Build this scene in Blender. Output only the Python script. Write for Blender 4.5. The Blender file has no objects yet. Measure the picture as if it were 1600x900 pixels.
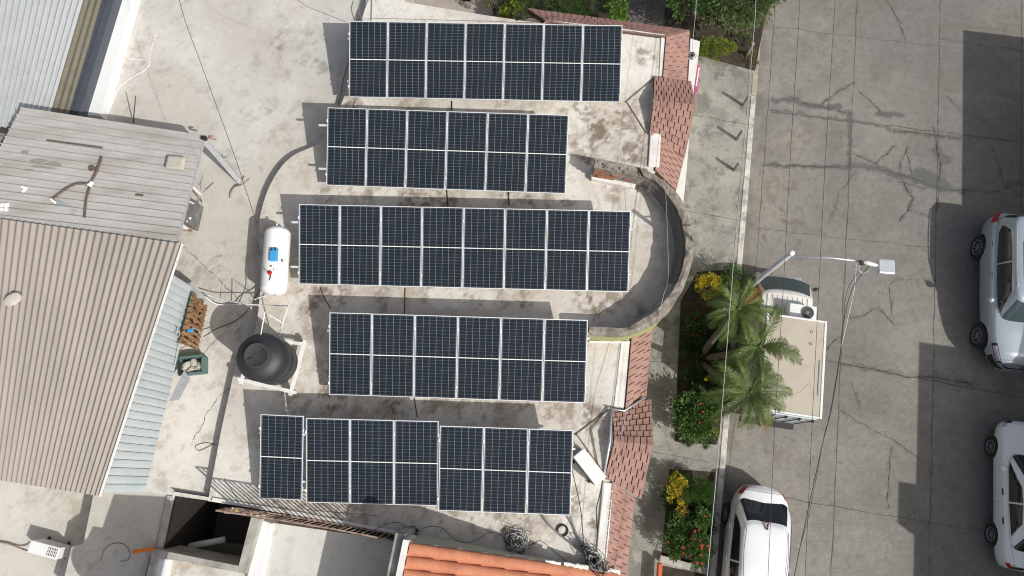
import bpy, bmesh, math, random
import numpy as np
from mathutils import Vector, Matrix
random.seed(7); rng = np.random.default_rng(7)
S = bpy.context.scene
COL = S.collection
R = math.radians
# ------------------------------------------------------------------ camera
FPX, NX, NY, HC = 1110.0, 825.0, 722.0, 21.5
n_ = Vector(((NX-800)/FPX, -(NY-450)/FPX, -1)).normalized()
zc = -n_
yc = (Vector((0,1,0)) - zc*zc.y).normalized()
xc = yc.cross(zc)
RW = Matrix((xc, yc, zc))                       # world = RW @ cam
cd = bpy.data.cameras.new('camera'); cam = bpy.data.objects.new('camera', cd); COL.objects.link(cam)
cd.sensor_width = 36; cd.lens = FPX/1600*36; cd.clip_start = .5; cd.clip_end = 500
cam.matrix_world = Matrix.Translation((0,0,HC)) @ RW.to_4x4()
S.camera = cam
S.render.resolution_x, S.render.resolution_y = 1024, 576
# ------------------------------------------------------------------ light
SD = Vector((.85, -.65))                        # horizontal shift towards the sun per metre of height
SUN_EL = math.atan2(1, SD.length)
w = bpy.data.worlds.new('World'); S.world = w; w.use_nodes = True
nt = w.node_tree; bg = nt.nodes['Background']
sky = nt.nodes.new('ShaderNodeTexSky'); sky.sky_type = 'NISHITA'; sky.sun_disc = False
sky.sun_elevation = SUN_EL; sky.sun_rotation = math.atan2(SD.x, SD.y)
sky.air_density = 1.0; sky.dust_density = 4.0; sky.ozone_density = .3
hs = nt.nodes.new('ShaderNodeHueSaturation'); hs.inputs['Saturation'].default_value = .6
nt.links.new(sky.outputs[0], hs.inputs['Color']); nt.links.new(hs.outputs[0], bg.inputs[0]); bg.inputs[1].default_value = .115
sl = bpy.data.lights.new('sun', 'SUN'); sl.energy = 4.1; sl.angle = R(.5); sl.color = (1, .97, .915)
so = bpy.data.objects.new('sun', sl); COL.objects.link(so)
so.rotation_euler = Vector((SD.x, SD.y, 1)).to_track_quat('Z', 'Y').to_euler()
S.view_settings.view_transform = 'Standard'; S.view_settings.look = 'None'
S.view_settings.exposure = -0.12; S.view_settings.gamma = 1.0
S.view_settings.use_curve_mapping = False
try:
    S.cycles.max_bounces = 6; S.cycles.filter_width = 1.1
except Exception: pass

def P(px, py, z=0.0):
    d = RW @ Vector(((px-800)/FPX, -(py-450)/FPX, -1)); t = (z-HC)/d.z
    return Vector((d.x*t, d.y*t, z))
def PP(pts, z): return [P(x, y, z) for x, y in pts]
SA = R(8.6)                                     # the street leans this far clockwise from +Y
SU = Vector((math.sin(SA), math.cos(SA), 0)); SW = Vector((math.cos(SA), -math.sin(SA), 0))
ZR, ZL = 3.3, 2.95                              # main roof, lower roof

# ------------------------------------------------------------------ object helpers
OFF = {}
def tag(o, label=None, cat=None, group=None, kind=None):
    if label: o['label'] = label
    if cat: o['category'] = cat
    if group: o['group'] = group
    if kind: o['kind'] = kind
    return o
def thing(name, label, cat, loc=(0,0,0), rz=0, group=None):
    o = bpy.data.objects.new(name, None); COL.objects.link(o)
    o.location = loc; o.rotation_euler = (0,0,rz); o.empty_display_size = .3
    OFF[o.name] = Vector(loc)
    return tag(o, label, cat, group)
def copy_tree(o, parent=None):
    c = o.copy(); COL.objects.link(c); c.parent = parent
    for ch in list(o.children): copy_tree(ch, c)
    return c
def frame(z, x):
    z = z.normalized(); x = (x - z*x.dot(z)).normalized(); return Matrix((x, z.cross(x), z)).transposed()
class MB:
    def __init__(s): s.v = []; s.f = []; s.sm = False
    def add(s, vs, fs):
        b = len(s.v); s.v += [Vector(v) for v in vs]; s.f += [tuple(b+i for i in f) for f in fs]; return s
    def box(s, c, size, rz=0, rot=None):
        M = rot if rot else Matrix.Rotation(rz, 3, 'Z'); c = Vector(c)
        x, y, z = [a/2 for a in size]
        vs = [c + M @ Vector((i*x, j*y, k*z)) for k in (-1,1) for i, j in ((-1,-1),(1,-1),(1,1),(-1,1))]
        return s.add(vs, [(3,2,1,0),(4,5,6,7),(0,1,5,4),(1,2,6,5),(2,3,7,6),(3,0,4,7)])
    def bar(s, a, b, w_, h=None, up=Vector((0,0,1))):
        a = Vector(a); b = Vector(b); h = h or w_; d = b-a
        if d.length < 1e-5: return s
        if abs(d.normalized().dot(up)) > .98: up = Vector((0,1,0))
        y = d.normalized(); x = y.cross(up).normalized(); z = x.cross(y)
        return s.box((a+b)/2, (w_, d.length, h), rot=Matrix((x, y, z)).transposed())
    def prism(s, poly, z0, z1, top=True, bottom=True):
        n = len(poly)
        vs = [(p[0], p[1], z0) for p in poly] + [(p[0], p[1], (z1[i] if isinstance(z1, (list,tuple)) else z1)) for i, p in enumerate(poly)]
        fs = [(i, (i+1) % n, n+(i+1) % n, n+i) for i in range(n)]
        if top: fs.append(tuple(range(n, 2*n)))
        if bottom: fs.append(tuple(range(n-1, -1, -1)))
        return s.add(vs, fs)
    def tube(s, pts, r, n=8, cap=True):
        pts = [Vector(p) for p in pts]; m = len(pts); rr = r if isinstance(r, (list,tuple)) else [r]*m
        vs = []; px = None
        for i, p in enumerate(pts):
            d = (pts[min(i+1, m-1)] - pts[max(i-1, 0)])
            d = d.normalized() if d.length > 1e-9 else Vector((0,0,1))
            if px is None: px = d.cross(Vector((0,0,1)) if abs(d.z) < .9 else Vector((1,0,0))).normalized()
            px = (px - d*px.dot(d)).normalized(); py = d.cross(px)
            vs += [p + (px*math.cos(2*math.pi*k/n) + py*math.sin(2*math.pi*k/n))*rr[i] for k in range(n)]
        fs = [(i*n+k, i*n+(k+1) % n, (i+1)*n+(k+1) % n, (i+1)*n+k) for i in range(m-1) for k in range(n)]
        if cap: fs += [tuple(range(n-1, -1, -1)), tuple(range((m-1)*n, m*n))]
        return s.add(vs, fs)
    def lathe(s, prof, c, n=32, M=None):
        c = Vector(c); vs = []
        for r, z in prof:
            for k in range(n):
                q = Vector((r*math.cos(2*math.pi*k/n), r*math.sin(2*math.pi*k/n), z)); vs.append(c + (M @ q if M else q))
        fs = [(i*n+k, i*n+(k+1) % n, (i+1)*n+(k+1) % n, (i+1)*n+k) for i in range(len(prof)-1) for k in range(n)]
        fs += [tuple(range(n-1, -1, -1)), tuple(range((len(prof)-1)*n, len(prof)*n))]
        return s.add(vs, fs)
    def torus(s, c, R_, r, n=24, m=8, M=None):
        c = Vector(c); vs = []; fs = []
        for i in range(n):
            a = 2*math.pi*i/n
            for j in range(m):
                b = 2*math.pi*j/m; q = Vector(((R_+r*math.cos(b))*math.cos(a), (R_+r*math.cos(b))*math.sin(a), r*math.sin(b)))
                vs.append(c + (M @ q if M else q))
                fs.append((i*m+j, ((i+1) % n)*m+j, ((i+1) % n)*m+(j+1) % m, i*m+(j+1) % m))
        return s.add(vs, fs)
    def grid(s, rows, close=False):
        nr, nc = len(rows), len(rows[0]); b = []
        vs = [p for r_ in rows for p in r_]
        fs = [(i*nc+j, i*nc+(j+1) % nc, (i+1)*nc+(j+1) % nc, (i+1)*nc+j) for i in range(nr-1) for j in range(nc if close else nc-1)]
        return s.add(vs, fs)
    def mesh(s, name, m, off=Vector((0,0,0)), smooth=False, fix=True):
        me = bpy.data.meshes.new(name); me.from_pydata([v-off for v in s.v], [], s.f)
        if fix:
            bm = bmesh.new(); bm.from_mesh(me); bmesh.ops.recalc_face_normals(bm, faces=bm.faces); bm.to_mesh(me); bm.free()
        if smooth:
            me.polygons.foreach_set('use_smooth', [True]*len(me.polygons))
        me.materials.append(m); me.update(); return me
    def build(s, name, m, parent=None, smooth=False, fix=True, bevel=0, world=True, autosmooth=None):
        off = OFF.get(parent.name, Vector((0,0,0))) if (parent and world) else Vector((0,0,0))
        me = s.mesh(name, m, off, smooth, fix)
        o = bpy.data.objects.new(name, me); COL.objects.link(o); OFF[o.name] = off
        if parent: o.parent = parent
        if bevel:
            md = o.modifiers.new('bevel', 'BEVEL'); md.width = bevel; md.segments = 2; md.limit_method = 'ANGLE'
        if autosmooth:
            try:
                me.set_sharp_from_angle(angle=R(autosmooth))
            except Exception: pass
        return o
def bez(pts, n=8):
    """smooth curve through points (Catmull-Rom)"""
    pts = [Vector(p) for p in pts]; out = []
    q = [pts[0]*2-pts[1]] + pts + [pts[-1]*2-pts[-2]]
    for i in range(1, len(q)-2):
        for k in range(n):
            t = k/n
            out.append(.5*((2*q[i]) + (q[i+1]-q[i-1])*t + (2*q[i-1]-5*q[i]+4*q[i+1]-q[i+2])*t*t + (3*q[i]-q[i-1]-3*q[i+1]+q[i+2])*t**3))
    return out + [pts[-1]]

# ------------------------------------------------------------------ materials
def srgb(r, g, b):
    f = lambda c: ((c/255+.055)/1.055)**2.4 if c > 10 else c/255/12.92
    return (f(r), f(g), f(b))
MATS = {}
def mat(name, col, rough=.7, var=.15, scale=8, bump=.2, metal=0, attr=False, fine=60, finevar=0, spec=.5, col2=None, coat=0, bdist=.01, streak=None, grime=0, gcol=(.2,.17,.13), gscale=5):
    m = bpy.data.materials.new(name); m.use_nodes = True; t = m.node_tree; N = t.nodes; L = t.links
    b = N['Principled BSDF']; b.inputs['Roughness'].default_value = rough; b.inputs['Metallic'].default_value = metal
    b.inputs['Specular IOR Level'].default_value = spec
    if coat: b.inputs['Coat Weight'].default_value = coat; b.inputs['Coat Roughness'].default_value = .05
    tc = N.new('ShaderNodeTexCoord'); co = tc.outputs['Object']
    if streak:
        mp = N.new('ShaderNodeMapping'); mp.inputs['Scale'].default_value = streak; L.new(co, mp.inputs[0]); co2 = mp.outputs[0]
    else: co2 = co
    nz = N.new('ShaderNodeTexNoise'); nz.inputs['Scale'].default_value = scale; nz.inputs['Detail'].default_value = 6; nz.inputs['Roughness'].default_value = .65
    L.new(co2, nz.inputs['Vector'])
    mr = N.new('ShaderNodeMapRange'); mr.inputs['From Min'].default_value = .25; mr.inputs['From Max'].default_value = .75
    mr.inputs['To Min'].default_value = 1-var; mr.inputs['To Max'].default_value = 1+var; L.new(nz.outputs[0], mr.inputs[0])
    fac = mr.outputs[0]
    if finevar:
        n2 = N.new('ShaderNodeTexNoise'); n2.inputs['Scale'].default_value = fine; n2.inputs['Detail'].default_value = 3; L.new(co, n2.inputs['Vector'])
        m2 = N.new('ShaderNodeMapRange'); m2.inputs['From Min'].default_value = .3; m2.inputs['From Max'].default_value = .7
        m2.inputs['To Min'].default_value = 1-finevar; m2.inputs['To Max'].default_value = 1+finevar; L.new(n2.outputs[0], m2.inputs[0])
        mm = N.new('ShaderNodeMath'); mm.operation = 'MULTIPLY'; L.new(fac, mm.inputs[0]); L.new(m2.outputs[0], mm.inputs[1]); fac = mm.outputs[0]
    vm = N.new('ShaderNodeVectorMath'); vm.operation = 'SCALE'; L.new(fac, vm.inputs['Scale'])
    if attr:
        at = N.new('ShaderNodeAttribute'); at.attribute_name = 'tone'; L.new(at.outputs['Color'], vm.inputs[0])
    elif col2:
        n3 = N.new('ShaderNodeTexNoise'); n3.inputs['Scale'].default_value = scale*.37; n3.inputs['Detail'].default_value = 5; L.new(co2, n3.inputs['Vector'])
        cr = N.new('ShaderNodeMapRange'); cr.inputs['From Min'].default_value = .46; cr.inputs['From Max'].default_value = .66; L.new(n3.outputs[0], cr.inputs[0])
        mx = N.new('ShaderNodeMix'); mx.data_type = 'RGBA'; L.new(cr.outputs[0], mx.inputs['Factor'])
        mx.inputs['A'].default_value = (*col, 1); mx.inputs['B'].default_value = (*col2, 1); L.new(mx.outputs['Result'], vm.inputs[0])
    else: vm.inputs[0].default_value = col
    out_c = vm.outputs[0]
    if grime:
        ga_ = N.new('ShaderNodeTexNoise'); ga_.inputs['Scale'].default_value = gscale; ga_.inputs['Detail'].default_value = 12; ga_.inputs['Roughness'].default_value = .78; ga_.inputs['Distortion'].default_value = .4; L.new(co2, ga_.inputs['Vector'])
        gb2 = N.new('ShaderNodeTexNoise'); gb2.inputs['Scale'].default_value = gscale*.22; gb2.inputs['Detail'].default_value = 4; L.new(co, gb2.inputs['Vector'])
        g1 = N.new('ShaderNodeMapRange'); g1.inputs['From Min'].default_value = .52; g1.inputs['From Max'].default_value = .66; L.new(ga_.outputs[0], g1.inputs[0])
        g2 = N.new('ShaderNodeMapRange'); g2.inputs['From Min'].default_value = .40; g2.inputs['From Max'].default_value = .62; g2.inputs['To Max'].default_value = grime; g2.inputs['To Min'].default_value = grime*.15; L.new(gb2.outputs[0], g2.inputs[0])
        gm = N.new('ShaderNodeMath'); gm.operation = 'MULTIPLY'; L.new(g1.outputs[0], gm.inputs[0]); L.new(g2.outputs[0], gm.inputs[1])
        mg = N.new('ShaderNodeMix'); mg.data_type = 'RGBA'; L.new(gm.outputs[0], mg.inputs['Factor']); L.new(out_c, mg.inputs['A']); mg.inputs['B'].default_value = (*gcol, 1); out_c = mg.outputs['Result']
    L.new(out_c, b.inputs['Base Color'])
    if bump:
        bp = N.new('ShaderNodeBump'); bp.inputs['Strength'].default_value = bump; bp.inputs['Distance'].default_value = bdist
        nb = N.new('ShaderNodeTexNoise'); nb.inputs['Scale'].default_value = fine; nb.inputs['Detail'].default_value = 5; L.new(co, nb.inputs['Vector'])
        L.new(nb.outputs[0], bp.inputs['Height']); L.new(bp.outputs[0], b.inputs['Normal'])
    MATS[name] = m; return m
M_tone = mat('weathered_concrete', (1,1,1), .85, .05, 3, .35, attr=True, fine=45, finevar=.07, grime=.55, gcol=(.24,.20,.155), gscale=4)
M_road = mat('street_concrete', (1,1,1), .85, .06, 5, .5, attr=True, fine=32, finevar=.24, spec=.3, grime=.6, gcol=(.10,.09,.075), gscale=5)
M_walk = mat('sidewalk_concrete', (1,1,1), .9, .10, 9, .6, attr=True, fine=30, finevar=.16, spec=.3, grime=.85, gcol=(.08,.08,.07), gscale=2.8)
M_wallw = mat('white_plaster', (.72,.71,.68), .8, .06, 4, .3, col2=(.62,.60,.56))
M_wallg = mat('grey_render', (.33,.32,.30), .9, .2, 5, .5, col2=(.22,.21,.19), finevar=.12)
M_wallc = mat('cream_wall', (.50,.46,.38), .85, .1, 3, .3)
M_rim = mat('raw_mortar', (.30,.265,.22), .95, .3, 9, .8, col2=(.17,.15,.125), finevar=.25, bdist=.03)
M_coping = mat('coping_concrete', (.40,.385,.35), .9, .2, 6, .5, col2=(.25,.24,.21), finevar=.12)
M_lime = mat('lime_paint', srgb(160,164,112), .8, .08, 6, .2)
M_dark = mat('crack_filler', (.075,.068,.06), .95, .3, 10, .2)
M_joint = mat('joint_filler', (.10,.092,.082), .95, .4, 6, .2)
M_soil = mat('soil', (.045,.036,.025), 1, .4, 14, 1, col2=(.08,.062,.045), finevar=.3, bdist=.04)
M_kerb = mat('kerb_paint', (.55,.53,.48), .85, .22, 9, .4, col2=(.30,.28,.25), finevar=.1)
M_alu = mat('aluminium', (.62,.64,.66), .38, .05, 9, .05, metal=.55)
M_frame = mat('panel_frame_metal', (.74,.76,.78), .4, .03, 9, 0, metal=.3)
M_corrC = mat('weathered_zinc', (.45,.44,.425), .62, .1, 2.2, .1, metal=.1, col2=(.37,.35,.32), finevar=.07, streak=(.6,3,1), grime=.5, gcol=(.24,.19,.14), gscale=3)
M_corrC2 = mat('blue_zinc', (.31,.34,.35), .6, .12, 2.5, .1, metal=.1, grime=.4, gcol=(.2,.21,.2), col2=(.27,.32,.34), finevar=.05)
M_corrD = mat('beige_sheet', (.33,.292,.258), .75, .09, 1.5, .15, col2=(.29,.258,.228), finevar=.06, streak=(1.6,.5,1), grime=.35, gcol=(.2,.165,.13), gscale=3)
M_corrB = mat('white_sheet', (.50,.52,.53), .42, .07, 2, .1, metal=.35, grime=.25, finevar=.04)
M_fibre = mat('fibreglass_sheet', (.17,.155,.115), .5, .18, 3, .15, finevar=.08)
M_zinc = mat('galvanised_steel', (.58,.61,.64), .4, .14, 6, .1, metal=.5)
M_whitep = mat('white_painted_steel', (.74,.74,.72), .45, .08, 12, .05, col2=(.62,.58,.52))
M_rust = mat('rusty_steel', (.13,.085,.065), .9, .35, 16, .4, col2=(.085,.065,.055))
M_rustpale = mat('faded_rusty_steel', (.34,.24,.19), .9, .3, 16, .4, col2=(.16,.10,.08))
M_tile = mat('clay_tile', srgb(154,120,109), .85, .12, 9, .3, grime=.5, gcol=(.13,.085,.07), col2=srgb(138,105,96), finevar=.06)
M_tiled = mat('tile_underlay', (.10,.065,.05), .95, .2, 10, .2)
M_barrel = mat('orange_barrel_tile', srgb(184,120,90), .8, .12, 7, .3, grime=.4, gcol=(.22,.12,.08), col2=srgb(172,106,78), finevar=.06)
M_blackp = mat('black_plastic', (.024,.026,.028), .5, .2, 14, .5, finevar=.2, fine=70, bdist=.01)
M_rubber = mat('rubber', (.018,.018,.018), .8, .1, 10, .1)
M_pvc = mat('white_pvc', (.74,.75,.74), .4, .04, 8, 0)
M_greyp = mat('grey_conduit', (.20,.20,.20), .6, .1, 10, 0)
M_cable = mat('black_cable', (.03,.03,.03), .6, .1, 10, 0)
M_cableg = mat('grey_cable', (.42,.42,.40), .5, .1, 10, 0, metal=.2)
M_wood = mat('brown_wood', (.27,.155,.075), .85, .25, 12, .4, col2=(.16,.09,.045), streak=(1,6,1))
M_green = mat('green_plastic', (.10,.17,.165), .6, .1, 10, .1)
M_rubble = mat('pale_rubble', (.46,.42,.35), .95, .3, 18, .7)
M_blue = mat('blue_plastic', srgb(70,150,205), .45, .06, 8, .05)
M_red = mat('red_metal', (.5,.02,.015), .4, .08, 8, 0)
M_tank = mat('gas_tank_paint', (.80,.80,.79), .35, .03, 6, .03)
M_brick = mat('orange_brick', srgb(160,100,72), .9, .2, 12, .5, col2=srgb(125,100,84), grime=.5)
M_stone = mat('pale_stone', (.42,.39,.34), .9, .15, 9, .4)
M_pink = mat('pink_sign_paint', srgb(190,90,130), .6, .08, 10, 0)
M_orange = mat('orange_paint', srgb(215,115,30), .6, .12, 20, .1)
M_tar = mat('tar_patch', (.115,.125,.13), .85, .18, 12, .5, finevar=.18)
M_trunk = mat('palm_bark', (.13,.115,.095), .95, .3, 14, .8, bdist=.03)
def leafmat(name, c, c2):
    m = mat(name, c, .5, .3, 12, 0, col2=c2, spec=.35)
    b = m.node_tree.nodes['Principled BSDF']
    tr = m.node_tree.nodes.new('ShaderNodeBsdfTranslucent'); tr.inputs[0].default_value = (*[min(1, x*1.6) for x in c], 1)
    ms = m.node_tree.nodes.new('ShaderNodeMixShader'); ms.inputs[0].default_value = .28
    L = m.node_tree.links; out = m.node_tree.nodes['Material Output']
    L.new(b.outputs[0], ms.inputs[1]); L.new(tr.outputs[0], ms.inputs[2]); L.new(ms.outputs[0], out.inputs[0]); return m
M_leaf = leafmat('green_leaf', (.06,.13,.025), (.13,.21,.05))
M_leafo = leafmat('olive_leaf', (.095,.125,.045), (.16,.19,.08))
M_leafd = leafmat('dark_leaf', (.035,.075,.018), (.06,.11,.03))
M_leafy = leafmat('yellow_leaf', (.52,.38,.03), (.30,.27,.03))
M_leafyg = leafmat('yellow_green_leaf', (.24,.26,.02), (.12,.18,.02))
M_frond = leafmat('palm_leaflet', (.085,.13,.03), (.15,.195,.05))
M_frondd = leafmat('dry_palm_leaflet', (.24,.14,.04), (.16,.13,.05))
M_petal = leafmat('red_petal', (.62,.03,.025), (.5,.08,.05))
M_petaly = leafmat('yellow_petal', (.8,.6,.03), (.8,.6,.03))
def paint(name, c, metal=.0, rough=.28): return mat(name, c, rough, .015, 3, 0, metal=metal, coat=.7)
M_white = paint('white_car_paint', (.74,.76,.78))
M_white2 = paint('warm_white_car_paint', (.70,.70,.68))
M_silver = paint('pale_silver_car_paint', (.40,.455,.50), .35, .3)
M_glass = mat('car_glass', (.012,.015,.018), .06, .02, 3, 0, spec=.6)
M_glass2 = mat('greenish_car_glass', (.05,.075,.08), .08, .1, 3, 0, spec=.7)
M_trim = mat('black_trim', (.02,.02,.022), .55, .05, 5, 0)
M_rimm = mat('alloy_rim', (.35,.36,.38), .35, .05, 5, 0, metal=.7)
M_tail = mat('tail_lamp_red', (.35,.01,.012), .2, .05, 5, 0)
M_head = mat('head_lamp_clear', (.55,.58,.62), .12, .05, 5, 0, metal=.4)
M_chrome = mat('chrome', (.7,.72,.74), .12, 0, 5, 0, metal=1)
M_boxtop = mat('truck_box_beige_roof', (.46,.41,.34), .8, .06, 2.2, .1, col2=(.40,.36,.30), finevar=.03, grime=.3)
M_cab = mat('dirty_cab_paint', (.74,.74,.71), .4, .06, 2, 0, col2=(.66,.64,.60), coat=.3, grime=.5, gcol=(.22,.15,.09), gscale=4)

def line_nodes(t, sock, period, width, phase=0.0, soft=.35):
    N, L = t.nodes, t.links
    def m(op, a, b=None, c=None):
        x = N.new('ShaderNodeMath'); x.operation = op
        for i, q in enumerate((a, b, c)):
            if q is None: continue
            if isinstance(q, (int, float)): x.inputs[i].default_value = q
            else: L.new(q, x.inputs[i])
        return x.outputs[0]
    u = m('DIVIDE', m('ADD', sock, phase), period)
    d = m('MULTIPLY', m('ABSOLUTE', m('SUBTRACT', m('FRACT', u), .5)), period)   # distance from half-cell
    d = m('SUBTRACT', period/2, d)                                              # distance from the line
    x = N.new('ShaderNodeMapRange'); x.inputs['From Min'].default_value = width/2*(1-soft); x.inputs['From Max'].default_value = width/2*(1+soft)
    x.inputs['To Min'].default_value = 1; x.inputs['To Max'].default_value = 0; L.new(d, x.inputs[0]); return x.outputs[0]
PW, PL = 1.05, 2.06
def cellmat():
    m = bpy.data.materials.new('solar_cells'); m.use_nodes = True; t = m.node_tree; N, L = t.nodes, t.links
    b = N['Principled BSDF']; b.inputs['Roughness'].default_value = .12; b.inputs['Specular IOR Level'].default_value = .22
    tc = N.new('ShaderNodeTexCoord'); sx = N.new('ShaderNodeSeparateXYZ'); L.new(tc.outputs['Object'], sx.inputs[0])
    cw = (PW-.07)/6; ch = (PL-.08)/24
    lx = line_nodes(t, sx.outputs[0], cw, .0075, 100*cw)
    ly = line_nodes(t, sx.outputs[1], ch, .0052, 100*ch)
    bx = line_nodes(t, sx.outputs[0], cw/5, .0030, 100*cw)
    nz = N.new('ShaderNodeTexNoise'); nz.inputs['Scale'].default_value = 1.7; L.new(tc.outputs['Object'], nz.inputs['Vector'])
    oi = N.new('ShaderNodeObjectInfo')
    def mix(f, a, c):
        x = N.new('ShaderNodeMix'); x.data_type = 'RGBA'
        for s_, q in (('Factor', f), ('A', a), ('B', c)):
            if isinstance(q, tuple): x.inputs[s_].default_value = (*q, 1)
            elif isinstance(q, float): x.inputs[s_].default_value = q
            else: L.new(q, x.inputs[s_])
        return x.outputs['Result']
    base = mix(nz.outputs[0], (.006,.011,.018), (.009,.016,.025))
    base = mix(oi.outputs['Random'], base, (.007,.013,.021))
    def sc(s_, k):
        x = N.new('ShaderNodeMath'); x.operation = 'MULTIPLY'; x.inputs[1].default_value = k; L.new(s_, x.inputs[0]); return x.outputs[0]
    c = mix(sc(bx, .45), base, (.06,.07,.08))
    c = mix(sc(ly, .7), c, (.17,.20,.22)); c = mix(sc(lx, .8), c, (.25,.28,.31))
    nd = N.new('ShaderNodeTexNoise'); nd.inputs['Scale'].default_value = 2.2; nd.inputs['Detail'].default_value = 8; nd.inputs['Roughness'].default_value = .7
    cmb = N.new('ShaderNodeVectorMath'); cmb.operation = 'ADD'; L.new(tc.outputs['Object'], cmb.inputs[0]); L.new(oi.outputs['Location'], cmb.inputs[1]); L.new(cmb.outputs[0], nd.inputs['Vector'])
    md_ = N.new('ShaderNodeMapRange'); md_.inputs['From Min'].default_value = .35; md_.inputs['From Max'].default_value = .75; md_.inputs['To Min'].default_value = .004; md_.inputs['To Max'].default_value = .035; L.new(nd.outputs[0], md_.inputs[0])
    c = mix(md_.outputs[0], c, (.34,.30,.25)); L.new(c, b.inputs['Base Color'])
    return m
M_cells = cellmat()

# ------------------------------------------------------------------ sheets with a worn, stained surface
def vnoise(x, y, seed):
    r = np.random.default_rng(seed); T = r.random((256, 256))
    xi = np.floor(x).astype(int); yi = np.floor(y).astype(int); fx = x-xi; fy = y-yi
    fx = fx*fx*(3-2*fx); fy = fy*fy*(3-2*fy)
    a = T[xi % 256, yi % 256]; b = T[(xi+1) % 256, yi % 256]; c = T[xi % 256, (yi+1) % 256]; d = T[(xi+1) % 256, (yi+1) % 256]
    return (a*(1-fx)+b*fx)*(1-fy)+(c*(1-fx)+d*fx)*fy
def fbm(x, y, sc, seed, oc=5, g=.55):
    v = 0; a = 1; t = 0
    for i in range(oc):
        v = v + a*vnoise(x*sc*2**i+37.1*i, y*sc*2**i+11.7*i, seed+i); t += a; a *= g
    return v/t
def inside(px, py, poly):
    r = np.zeros(px.shape, bool); n = len(poly)
    for i in range(n):
        x1, y1 = poly[i][0], poly[i][1]; x2, y2 = poly[(i+1) % n][0], poly[(i+1) % n][1]
        c = ((y1 > py) != (y2 > py)); xx = (x2-x1)*(py-y1)/(y2-y1+1e-12)+x1; r ^= c & (px < xx)
    return r
def segdist(x, y, pts):
    best = np.full(x.shape, 1e9)
    for a, b in zip(pts[:-1], pts[1:]):
        ax, ay, bx, by = a[0], a[1], b[0], b[1]; dx, dy = bx-ax, by-ay; t = np.clip(((x-ax)*dx+(y-ay)*dy)/(dx*dx+dy*dy+1e-9), 0, 1)
        best = np.minimum(best, np.hypot(x-ax-t*dx, y-ay-t*dy))
    return best
def sheet(name, poly, z, cell, fn, m, parent=None, zf=None):
    poly = [(p[0], p[1]) for p in poly]
    xs = [p[0] for p in poly]; ys = [p[1] for p in poly]
    x0, y0 = min(xs), min(ys); nx = int((max(xs)-x0)/cell)+2; ny = int((max(ys)-y0)/cell)+2
    gx, gy = np.meshgrid(x0+np.arange(nx+1)*cell, y0+np.arange(ny+1)*cell, indexing='ij')
    cx, cy = gx[:-1, :-1]+cell/2, gy[:-1, :-1]+cell/2; ins = inside(cx, cy, poly)
    used = np.zeros(gx.shape, bool); full = np.ones(gx.shape, int)*0
    for a in (0, 1):
        for b in (0, 1):
            used[a:a+nx, b:b+ny] |= ins; full[a:a+nx, b:b+ny] += ins
    edge = used & (full < 4)
    ex, ey = gx[edge], gy[edge]; bd = np.full(ex.shape, 1e9); bx_, by_ = ex.copy(), ey.copy()
    for i in range(len(poly)):
        ax, ay = poly[i]; qx, qy = poly[(i+1) % len(poly)]; dx, dy = qx-ax, qy-ay
        t = np.clip(((ex-ax)*dx+(ey-ay)*dy)/(dx*dx+dy*dy+1e-12), 0, 1); px, py = ax+t*dx, ay+t*dy; d = np.hypot(ex-px, ey-py)
        k = d < bd; bd[k] = d[k]; bx_[k] = px[k]; by_[k] = py[k]
    gx[edge] = bx_; gy[edge] = by_
    idx = -np.ones(gx.shape, int); idx[used] = np.arange(used.sum())
    X, Y = gx[used], gy[used]; col = fn(X, Y)
    Z = np.full(X.shape, z) if zf is None else z+zf(X, Y)
    off = OFF.get(parent.name, Vector((0,0,0))) if parent else Vector((0,0,0))
    ii, jj = np.nonzero(ins)
    F = np.stack([idx[ii, jj], idx[ii+1, jj], idx[ii+1, jj+1], idx[ii, jj+1]], 1)
    me = bpy.data.meshes.new(name)
    me.vertices.add(len(X)); me.vertices.foreach_set('co', np.stack([X-off.x, Y-off.y, Z-off.z], 1).astype(np.float32).ravel())
    me.loops.add(F.size); me.loops.foreach_set('vertex_index', F.ravel().astype(np.int32))
    me.polygons.add(len(F)); me.polygons.foreach_set('loop_start', (np.arange(len(F))*4).astype(np.int32))
    me.update(calc_edges=True)
    at = me.attributes.new('tone', 'FLOAT_COLOR', 'POINT')
    at.data.foreach_set('color', np.concatenate([np.clip(col, 0.005, .95), np.ones((len(X), 1))], 1).astype(np.float32).ravel())
    me.materials.append(m); o = bpy.data.objects.new(name, me); COL.objects.link(o); OFF[o.name] = off
    if parent: o.parent = parent
    return o
def mixc(c, c2, k): return c*(1-k[:, None]) + np.array(c2)*k[:, None]
def sstep(a, b, x): t = np.clip((x-a)/(b-a), 0, 1); return t*t*(3-2*t)
def blobs(X, Y, lst, z, seed):
    """irregular stains: (px, py, radius_m, strength)"""
    wx = X+(fbm(X, Y, 3.3, seed, 6, .7)-.5)*.9; wy = Y+(fbm(X, Y, 3.3, seed+50, 6, .7)-.5)*.9
    k = np.zeros(X.shape); g = fbm(X, Y, 5.5, seed+90, 5, .75)
    for px, py, r, s in lst:
        p = P(px, py, z); d = np.hypot(wx-p.x, wy-p.y)/r
        k = np.maximum(k, s*np.clip(1.6-1.3*d, 0, 1)*sstep(.38, .60, g))
    return np.clip(k, 0, 1)
# ================================================================== SETTING
g = MB(); g.add([(-150,-150,-.06),(150,-150,-.06),(150,150,-.06),(-150,150,-.06)], [(0,1,2,3)])
tag(g.build('ground', mat('bare_ground', (.24,.20,.16), .95, .2, 2, .4, col2=(.17,.15,.12))), kind='structure')

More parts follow.
